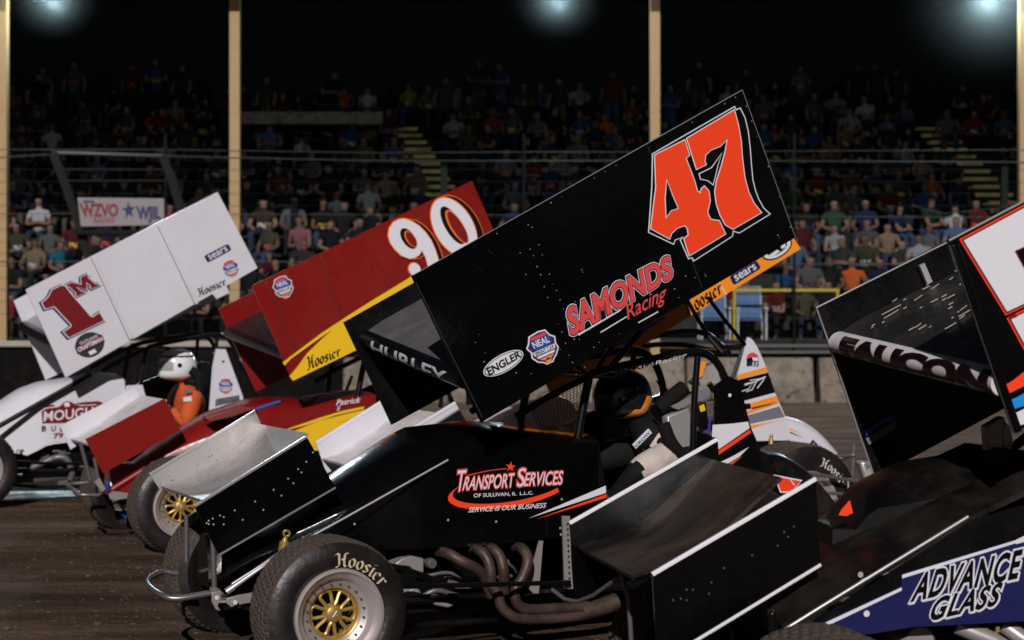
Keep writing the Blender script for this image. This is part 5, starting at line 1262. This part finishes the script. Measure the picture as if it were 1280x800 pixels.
def clear(k, x, dmin=.42): return not aisle(k, x) and all(not (p[0] == k and abs(p[1]-x) < dmin) for p in people)
def put(px, py, colour, pose='sit', row=None, hgt=None):
    """px, py: middle of the torso in the photo."""
    best = None
    for k in range(NR) if row is None else [row]:
        y = row_y(k)+.20; z = row_z(k)+(.80 if pose.startswith('sit') else 1.28)
        e = abs(headpx(0, y, z)[1]-py)
        if best is None or e < best[0]: best = (e, k)
    k = best[1]; y = row_y(k)+.20-(0 if pose.startswith('sit') else .32); x = (px-CX)/FOC*y
    people.append((k, x, colour, pose))
for t in [(428, 113, 'orange', 'sit_wide'), (458, 112, 'white', 'sit_lean'), (330, 118, 'olive', 'stand'), (512, 110, 'lime', 'sit'), (535, 108, 'grey', 'sit'), (325, 160, 'white', 'sit'), (336, 175, 'pale blue', 'sit_cross'), (379, 173, 'white', 'sit_wide'),
          (463, 162, 'yellow', 'sit_lean'), (438, 178, 'blue', 'sit'), (490, 190, 'pale blue', 'sit_lean'), (512, 213, 'navy', 'sit_wide'), (569, 158, 'white', 'sit_cross'), (391, 215, 'grey', 'sit'), (352, 220, 'navy', 'sit'), (420, 243, 'white', 'sit_lean'), (380, 240, 'black', 'sit'),
          (455, 230, 'grey', 'sit_cross'), (310, 255, 'black', 'sit'), (365, 275, 'grey', 'sit'), (645, 245, 'grey', 'sit_wide'), (687, 220, 'navy', 'stand'), (757, 160, 'orange', 'sit_cross'), (685, 180, 'grey', 'sit'), (837, 130, 'blue', 'stand_cross'), (700, 120, 'charcoal', 'stand'), (725, 125, 'white', 'sit'), (765, 120, 'dark red', 'stand'),
          (167, 105, 'dark red', 'stand'), (93, 95, 'grey', 'stand'), (56, 92, 'turquoise', 'stand'), (25, 150, 'purple', 'sit_cross'), (104, 140, 'grey', 'sit'), (108, 162, 'grey', 'sit_wide'), (50, 165, 'green', 'sit_lean'), (160, 165, 'turquoise', 'sit'), (200, 165, 'dark red', 'sit'), (175, 182, 'grey', 'sit_wide'), (65, 178, 'white', 'sit'),
          (25, 240, 'grey', 'sit'), (50, 270, 'white', 'sit_cross'), (8, 265, 'black', 'sit_wide'), (75, 320, 'turquoise', 'sit'), (40, 315, 'tan', 'sit'), (1062, 155, 'white', 'sit_wide'), (1018, 135, 'grey', 'stand'), (1045, 130, 'white', 'sit_lean'), (1130, 200, 'white', 'sit'), (1218, 160, 'red', 'sit'), (1185, 150, 'grey', 'sit'), (1258, 165, 'pale blue', 'sit'), (965, 160, 'red', 'sit'),
          (1112, 248, 'dark red', 'sit_wide'), (1168, 230, 'orange', 'sit'), (1200, 220, 'navy', 'stand'), (1068, 255, 'grey', 'sit'), (1048, 250, 'olive', 'sit'), (1195, 272, 'white', 'sit'), (1085, 295, 'grey', 'sit_lean'), (1112, 298, 'tan', 'sit'), (1050, 310, 'charcoal', 'sit_cross'), (1010, 335, 'grey', 'sit_wide'), (975, 345, 'blue', 'sit_lean'), (1040, 345, 'black', 'sit'), (1068, 350, 'orange', 'sit'), (1060, 250, 'grey', 'sit'), (950, 330, 'green', 'sit_lean'), (930, 345, 'tan', 'sit'), (15, 375, 'red', 'sit'), (20, 345, 'black', 'sit_lean')]:
    put(*t)
rnd = random.Random(2024)
dark = ['black']*6+['charcoal']*5+['navy']*4+['dark red']*2+['grey']*3+['brown']*3+['olive']*2+['blue', 'white', 'purple', 'green', 'pale blue', 'tan', 'red', 'pink']
poses = ['sit']*4+['sit_lean']*4+['sit_cross']*3+['sit_wide']*3
for k in range(NR):
    y = row_y(k)+.2; x = -640/FOC*y-.2
    while x < 640/FOC*y+.2:
        x += rnd.uniform(.44, .74) if rnd.random() < .84 else rnd.uniform(.9, 1.6)
        if clear(k, x): people.append((k, x, rnd.choice(dark), rnd.choice(poses) if rnd.random() < (1 if k < 8 else .94 if k < NR-1 else .5) else rnd.choice(['stand', 'stand_cross'])))
vis = []
for k, x, colr, pose in people:
    y = row_y(k)+.20-(0 if pose.startswith('sit') else .32); z = row_z(k)
    hx, hy = headpx(x, y, z+(1.12 if pose.startswith('sit') else 1.63)); tx, ty = headpx(x, y, z+(.8 if pose.startswith('sit') else 1.25))
    if not -8 < hx < 1288: continue
    if any(inpoly(hx, hy, P) for P in HIDE) and any(inpoly(tx, ty, P) for P in HIDE): continue
    vis.append([k, x, colr, pose, hx])
vis.sort(key=lambda a: (a[0], a[1]))
ORD = ['first', 'second', 'third', 'fourth', 'fifth', 'sixth', 'seventh', 'eighth', 'ninth', 'tenth', 'eleventh', 'twelfth', 'thirteenth', 'fourteenth', 'fifteenth', 'sixteenth', 'seventeenth', 'eighteenth', 'nineteenth', 'twentieth']
def bay(px): return ('left bay' if px < 294 else 'middle bay' if px < 818 else 'right bay')
ROWN = ['front', 'second', 'third', 'fourth', 'fifth', 'sixth', 'seventh', 'eighth', 'ninth', 'tenth', 'eleventh', 'twelfth', 'top']
cnt = {}
rnd = random.Random(7)
for k, x, colr, pose, hx in vis:
    key = (k, bay(hx)); cnt[key] = cnt.get(key, 0)+1
    o = bpy.data.objects.new('person', POSE[(pose, rnd.choice(('short', 'short', 'long', 'cap', 'cap')))]); COL.objects.link(o)
    y = row_y(k)+.20; z = row_z(k)-.06 if pose.startswith('sit') else row_z(k)
    if not pose.startswith('sit'): y -= .34
    sc_ = rnd.uniform(.90, 1.08) if rnd.random() < .85 else rnd.uniform(.70, .85)
    y += rnd.uniform(-.06, .05)
    o.location = (x, y, z-.002); o.scale = (sc_*rnd.uniform(.95, 1.15), sc_, sc_); o.rotation_euler = (rnd.uniform(-.05, .05), rnd.uniform(-.07, .07), rnd.uniform(-.65, .65))
    cc = COLS[colr]; f_ = rnd.uniform(.26, .54); o.color = (cc[0]*f_, cc[1]*f_, cc[2]*f_, 1)
    n = cnt[key]
    tag(o, f"{'standing' if not pose.startswith('sit') else 'seated'} spectator in {colr}, {ORD[min(n-1, 19)]} from left in the {ROWN[k]} row, {bay(hx)} of posts", 'person', 'spectators in the grandstand')
NPEOPLE = len(vis)
# ---------------------------------------------------------------- drivers
def driver(car, head, headr, hm, suit, sleeve, label, sh_c, el, ha, hips, suit2=None, yaw=0.0, stripes=None, glove=glove_m, vis=visor_m):
    """Seated driver; joints given in the car's frame."""
    r = tag(empty('person', car.O, pi+car.th), label, 'person')
    hd_ = Vector(head); hp, ch = Vector(hips), Vector(sh_c); nk = ch.lerp(hd_, .45); hd = Vector(head)
    def V4(v, rr): return (v.x, v.y, v.z, rr)
    body = [(0, [V4(hp, .15), V4(hp.lerp(ch, .5), .135), V4(ch, .145), V4(nk, .075)]), (0, [V4(nk, .085), V4(hd, .09)])]
    for s in (1, -1):
        sh = ch+Vector((0, s*.19, .02)); e = Vector((el[0], s*el[1], el[2])); h = Vector((ha[0], s*ha[1], ha[2]))
        body.append((1 if suit2 and s > 0 else 3 if suit2 else 0, [V4(ch, .15), V4(sh, .10), V4(sh.lerp(e, .85), .082)]))
        body.append((3, [V4(sh.lerp(e, .85), .082), V4(e, .058), V4(e.lerp(h, .8), .045)])); body.append((4, [V4(e.lerp(h, .8), .045), V4(h, .042)]))
        kn = hp+Vector((.42, s*.14, .12)); ft = hp+Vector((.85, s*.12, -.12))
        body.append((0, [V4(hp, .15), V4(hp+Vector((.06, s*.10, 0)), .10), V4(kn, .075), V4(ft, .05)]))
    me = skin_mesh('person_body', body, [suit, suit2 or suit, skin_m, sleeve, glove], subdiv=2)
    o = bpy.data.objects.new('racing_suit', me); COL.objects.link(o); o.parent = r
    # fingers curled on the wheel rim
    for s in (1, -1):
        g = G(); h = Vector((ha[0], s*ha[1], ha[2]))
        for k in range(4):
            b = h+Vector((.035, s*(.028-.018*k), .010)); g.tube([b, b+Vector((.045, 0, .006)), b+Vector((.062, -s*.004, -.022)), b+Vector((.045, -s*.006, -.042))], [.0115, .0105, .0095, .008], 7, smooth=True)
        b = h+Vector((.0, -s*.04, .01)); g.tube([b, b+Vector((.03, -s*.022, .012)), b+Vector((.055, -s*.018, .0))], [.012, .011, .009], 7, smooth=True)
        g.build('glove_fingers', glove, r)
    g = G(); wc = Vector((ha[0]+.075, 0, ha[2]-.015)); n = 40
    ring = [wc+Vector((.06*cos(t), .175*sin(t), .165*cos(t))) for t in [2*pi*i/n for i in range(n+1)]]
    R = Matrix.Rotation(yaw, 3, 'Z')
    # helmet: shell, chin bar, eye port
    h = empty('helmet', hd, yaw, r); S_ = headr
    g = G(); rings = []
    for i in range(1, 18):
        t = pi*i/18; z = cos(t); rr = sin(t)**.82
        ring = []
        for j in range(32):
            a = 2*pi*j/32; x = cos(a)*rr*1.10; y = sin(a)*rr*.92
            zz_ = z*1.02
            if z < -.15 and cos(a) > 0: x *= 1+.14*min(1, (-.15-z)*2.2)*cos(a)          # chin bar pushed forward
            if z < -.55: zz_ = -.55+(z+.55)*.55
            ring.append(Vector((x, y, zz_))*S_)
        rings.append(ring)
    g.loft(rings); g.build('shell', hm, h, sharp=60)
    g = G(); vr = []
    for i in range(7):
        t = radians(72+i*5.0); z = cos(t); rr = sin(t)**.82; vr.append([Vector((cos(a)*rr*1.10*1.015+.002, sin(a)*rr*.92*1.02, z*1.02))*S_ for a in [radians(-66+132*j/20) for j in range(21)]])
    g.loft(vr, closed=False, caps=False); g.build('visor', vis, h)
    g = G(); g.lathe([(0, .012), (.020, .010), (.024, 0)], Vector((.10, .90*.96, .08))*S_, (0, 1, 0), 14); g.build('visor_pivot', flat_black, h); g = G(); g.lathe([(0, .012), (.020, .010), (.024, 0)], Vector((.10, -.90*.96, .08))*S_, (0, -1, 0), 14); g.build('visor_pivot', flat_black, h)
    if stripes:
        for (m, t0, t1, z0, z1) in stripes:
            g = G(); rows = []
            for i in range(9):
                f = i/8; zc = z0+(z1-z0)*f; row = []
                for j in range(9):
                    a = radians(t0+(t1-t0)*j/8+(f-.5)*24); t = math.acos(max(-1, min(1, zc))); rr = sin(t)**.82
                    x = cos(a)*rr*1.10; zz_ = zc*1.02
                    if zc < -.15 and cos(a) > 0: x *= 1+.14*min(1, (-.15-zc)*2.2)*cos(a)
                    if zc < -.55: zz_ = -.55+(zc+.55)*.55
                    row.append(Vector((x, sin(a)*rr*.92, zz_))*(S_*1.012))
                rows.append(row)
            g.loft(rows, closed=False, caps=False); g.build('helmet_stripe', m, h)
    return r
c = C47
hd = c.p(778, 496, 0.0); chs = c.p(826, 566, 0.0); hips = c.p(845, 650, 0.0)
e_ = c.p(792, 590, .27); a_ = c.p(762, 628, .15)
d47 = driver(c, hd, .148, helmet_dark, suit_black, suit_black, 'driver in dark orange striped helmet and pale sleeved black suit seated in the 47', chs, (e_.x, .29, e_.z), (a_.x, .15, a_.z), hips, suit2=suit_tan,
       stripes=[(orange2, 78, 98, -.86, -.40), (orange2, 106, 132, -.76, .05), (royal, 136, 150, -.80, .15), (whitev, 101, 103, -.82, -.25)])
g = G(); g.tube([c.p(822, 512, .22), c.p(838, 499, .22), c.p(855, 484, .22)], [.036, .046, .040], 16, smooth=True); h1 = g.build('headrest_pad', foam, c.root)
g = G(); sp_ = c.P([(834, 520), (862, 510), (868, 540), (862, 590), (852, 620), (838, 580)], .26); g.prism(sp_, (0, -.06, 0)); se = g.build('seat_shell', seat_alloy, c.root, bevel=.01)
g = G(); g.tube(c.P3([(829, 530, .27), (838, 552, .28), (850, 566, .28), (862, 566, .28)]), .035, 14, smooth=True); g.build('seat_bolster', foam, c.root)
g = G(); g.prism(c.P([(838, 508), (868, 494), (873, 500), (848, 512)], .26), (0, -.2, 0)); g.build('seat_top_plate', alloy, c.root)
g = G(); Q = [(791, 556), (811, 536), (815, 541), (795, 561)]; g.prism(c.P(Q, .235), (0, -.01, 0)); bl = g.build('shoulder_belt_pad', whitev, c.root)
g = G(); c.text(g, 'CROW', quad((793, 557), (811, 538.5), (813, 541), (795, 559.5)), .235, 2, 0, offset=.02); g.build('lettering', blackv, bl)
g = G(); g.tube(c.P3([(886, 479, -.1), (891, 487, -.1), (893, 498, -.1)]), .016, 10, smooth=True); g.build('brass_hose', brass, c.root)
g = G(); g.prism(c.P([(872, 506), (882, 502), (886, 530), (874, 534)], .1), (0, -.06, 0)); g.prism(c.P([(874, 508), (880, 505), (882, 513), (876, 515)], .104), (0, -.004, 0), 1); g.build('battery_box', [flat_black, yellow], c.root)
g = G(); g.prism(c.P([(878, 527), (892, 520), (894, 538), (880, 542)], .05), (0, -.05, 0)); g.build('purple_canister', mat('purple_anodised', (.12, .10, .40), .3, .5), c.root)
c = C1
hd = c.p(222, 458, 0.10); chs = c.p(236, 497, 0.04); hips = c.p(240, 540, 0.0); e_ = c.p(232, 533, .3); a_ = c.p(214, 510, .15)
d1 = driver(c, hd, .162, helmet_white, suit_orange, suit_orange, 'driver in orange suit and white helmet seated in the white car', chs, (e_.x, .29, e_.z), (a_.x, .16, a_.z), hips, yaw=0.0,
       stripes=[(blackv, -10, 165, .50, .60)], vis=visor_l)
g = G(); g.prism(c.P([(232, 487), (239, 486), (240, 491), (233, 492)], .31), (0, -.03, 0)); g.prism(c.P([(229, 497), (239, 495.5), (240, 501), (230, 502.5)], .31), (0, -.03, 0), 1); g.build('suit_patch', [greyv, whitev], d1)
for s in (1, -1):
    a = c.p(238, 480, .10*s); b_ = c.p(222, 500, .09*s); e2 = c.p(224, 530, .06*s); g = G(); g.tube([a+Vector((0, 0, .06)), a+Vector((.09, 0, .02)), b_+Vector((.08, 0, 0)), e2+Vector((.06, 0, 0))], .024, 8, smooth=True); g.build('harness_strap', suit_black, d1)
g = G(); g.tube([c.p(244, 478, .19), c.p(235, 476, .15), c.p(228, 481, .07), c.p(228, 481, -.07), c.p(236, 476, -.15), c.p(246, 478, -.19)], .028, 8, smooth=True); g.build('neck_collar', suit_black, d1)
g = G(); g.prism(c.P([(240, 455), (262, 452), (266, 520), (258, 545), (244, 545), (238, 500)], -.02), (0, -.25, 0)); g.build('seat_back', flat_black, c.root, bevel=.02)
g = G(); g.tube(c.P3([(238, 462, .22), (248, 470, .24), (250, 488, .24)]), .04, 12, smooth=True); g.build('headrest_pad', foam, c.root)
g = G(); g.tube(c.P3([(175, 498, .1), (168, 480, .1), (172, 462, .1), (184, 445, .1)]), .010, 8, smooth=True); g.tube(c.P3([(170, 465, .15), (203, 457, .15)]), .012, 8); g.build('cockpit_brace', steel, c.root)
# ---------------------------------------------------------------- the ground
def ground():
    g = G(); g.poly([(-120, -10, 0), (120, -10, 0), (120, 160, 0), (-120, 160, 0)])
    m = bpy.data.materials.new('dirt_track'); m.use_nodes = True; N = m.node_tree.nodes; L = m.node_tree.links; b = N['Principled BSDF']
    b.inputs['Specular IOR Level'].default_value = .06
    tc = N.new('ShaderNodeTexCoord'); mp = N.new('ShaderNodeMapping'); mp.inputs['Scale'].default_value = (.28, .9, 1)   # streaks along the racing direction
    mp.inputs['Rotation'].default_value = (0, 0, radians(-4))
    n1 = N.new('ShaderNodeTexNoise'); n1.inputs['Scale'].default_value = 2.6; n1.inputs['Detail'].default_value = 9; n1.inputs['Roughness'].default_value = .62
    n2 = N.new('ShaderNodeTexNoise'); n2.inputs['Scale'].default_value = 9; n2.inputs['Detail'].default_value = 10; n2.inputs['Roughness'].default_value = .7
    cr = N.new('ShaderNodeValToRGB'); e = cr.color_ramp.elements
    e[0].position = .30; e[0].color = (.062, .039, .027, 1); e[1].position = .72; e[1].color = (.24, .155, .108, 1); k = e.new(.5); k.color = (.14, .092, .065, 1)
    mx = N.new('ShaderNodeMix'); mx.data_type = 'RGBA'; mx.blend_type = 'MULTIPLY'; mx.inputs[0].default_value = .55
    cr2 = N.new('ShaderNodeValToRGB'); cr2.color_ramp.elements[0].position = .3; cr2.color_ramp.elements[0].color = (.45, .45, .45, 1); cr2.color_ramp.elements[1].position = .7
    L.new(tc.outputs['Object'], mp.inputs[0]); L.new(mp.outputs[0], n1.inputs['Vector']); L.new(tc.outputs['Object'], n2.inputs['Vector'])
    L.new(n1.outputs['Fac'], cr.inputs[0]); L.new(n2.outputs['Fac'], cr2.inputs[0]); L.new(cr.outputs[0], mx.inputs[6]); L.new(cr2.outputs[0], mx.inputs[7])
    mp3 = N.new('ShaderNodeMapping'); mp3.inputs['Scale'].default_value = (.10, .55, 1); mp3.inputs['Rotation'].default_value = (0, 0, radians(-7))      # tyre lines and graded bands
    n3 = N.new('ShaderNodeTexNoise'); n3.inputs['Scale'].default_value = 3.2; n3.inputs['Detail'].default_value = 5; n3.inputs['Distortion'].default_value = .4
    c3 = N.new('ShaderNodeValToRGB'); c3.color_ramp.elements[0].position = .38; c3.color_ramp.elements[0].color = (.55, .53, .52, 1); c3.color_ramp.elements[1].position = .60; c3.color_ramp.elements[1].color = (1.15, 1.12, 1.1, 1)
    n4 = N.new('ShaderNodeTexNoise'); n4.inputs['Scale'].default_value = 45; n4.inputs['Detail'].default_value = 6; c4 = N.new('ShaderNodeValToRGB'); c4.color_ramp.elements[0].position = .35; c4.color_ramp.elements[0].color = (.6, .6, .6, 1); c4.color_ramp.elements[1].position = .66; c4.color_ramp.elements[1].color = (1.25, 1.25, 1.25, 1)
    m3 = N.new('ShaderNodeMix'); m3.data_type = 'RGBA'; m3.blend_type = 'MULTIPLY'; m3.inputs[0].default_value = .7
    m4 = N.new('ShaderNodeMix'); m4.data_type = 'RGBA'; m4.blend_type = 'MULTIPLY'; m4.inputs[0].default_value = .8
    L.new(tc.outputs['Object'], mp3.inputs[0]); L.new(mp3.outputs[0], n3.inputs['Vector']); L.new(n3.outputs['Fac'], c3.inputs[0]); L.new(tc.outputs['Object'], n4.inputs['Vector']); L.new(n4.outputs['Fac'], c4.inputs[0])
    L.new(mx.outputs[2], m3.inputs[6]); L.new(c3.outputs[0], m3.inputs[7]); L.new(m3.outputs[2], m4.inputs[6]); L.new(c4.outputs[0], m4.inputs[7]); L.new(m4.outputs[2], b.inputs['Base Color'])
    rr = N.new('ShaderNodeMapRange'); rr.inputs[1].default_value = .35; rr.inputs[2].default_value = .6; rr.inputs[3].default_value = .72; rr.inputs[4].default_value = .95
    L.new(n1.outputs['Fac'], rr.inputs[0]); L.new(rr.outputs[0], b.inputs['Roughness'])
    ad = N.new('ShaderNodeMath'); ad.operation = 'MULTIPLY_ADD'; ad.inputs[1].default_value = 1.6; L.new(n1.outputs['Fac'], ad.inputs[0]); L.new(n2.outputs['Fac'], ad.inputs[2])
    bp = N.new('ShaderNodeBump'); bp.inputs['Strength'].default_value = 1.0; bp.inputs['Distance'].default_value = .05; L.new(ad.outputs[0], bp.inputs['Height']); L.new(bp.outputs[0], b.inputs['Normal'])
    tag(g.build('ground', m), kind='structure')
ground()
g = G(); Yw = 15.6
pts = []; rnd = random.Random(12)
for i in range(40):
    t = 2*pi*i/40; pts.append((-4.15+2.1*cos(t)+rnd.uniform(-.08, .08), Yw+.42*sin(t)+rnd.uniform(-.05, .05), .004))
g.poly(pts)
m = mat('wet_mud', (.05, .055, .055), .16, bump=.5, bscale=5, grime=.5, gcol=(.03, .026, .022), gscale=2)
tag(g.build('water', m), kind='structure')
# loose clods and marbles of clay thrown on the track
cl = mat('clay_clod', (.07, .052, .040), .9, bump=.4, bscale=40)
rnd = random.Random(31); cg = G()
for i in range(2600):
    y = rnd.uniform(7, 19)**1.0; x = rnd.uniform(-.31, -.05)*y if i % 4 else rnd.uniform(-.05, .31)*y; s = rnd.uniform(.003, .011)*(2.2 if rnd.random() < .06 else 1)
    cg.ball((x, y, s*.3), (s*rnd.uniform(.8, 1.7), s*rnd.uniform(.8, 1.4), s*.7), 6, 4)
tag(cg.build('dirt_crumbs', cl), 'loose clay crumbs scattered over the dirt track', 'dirt', kind='stuff')
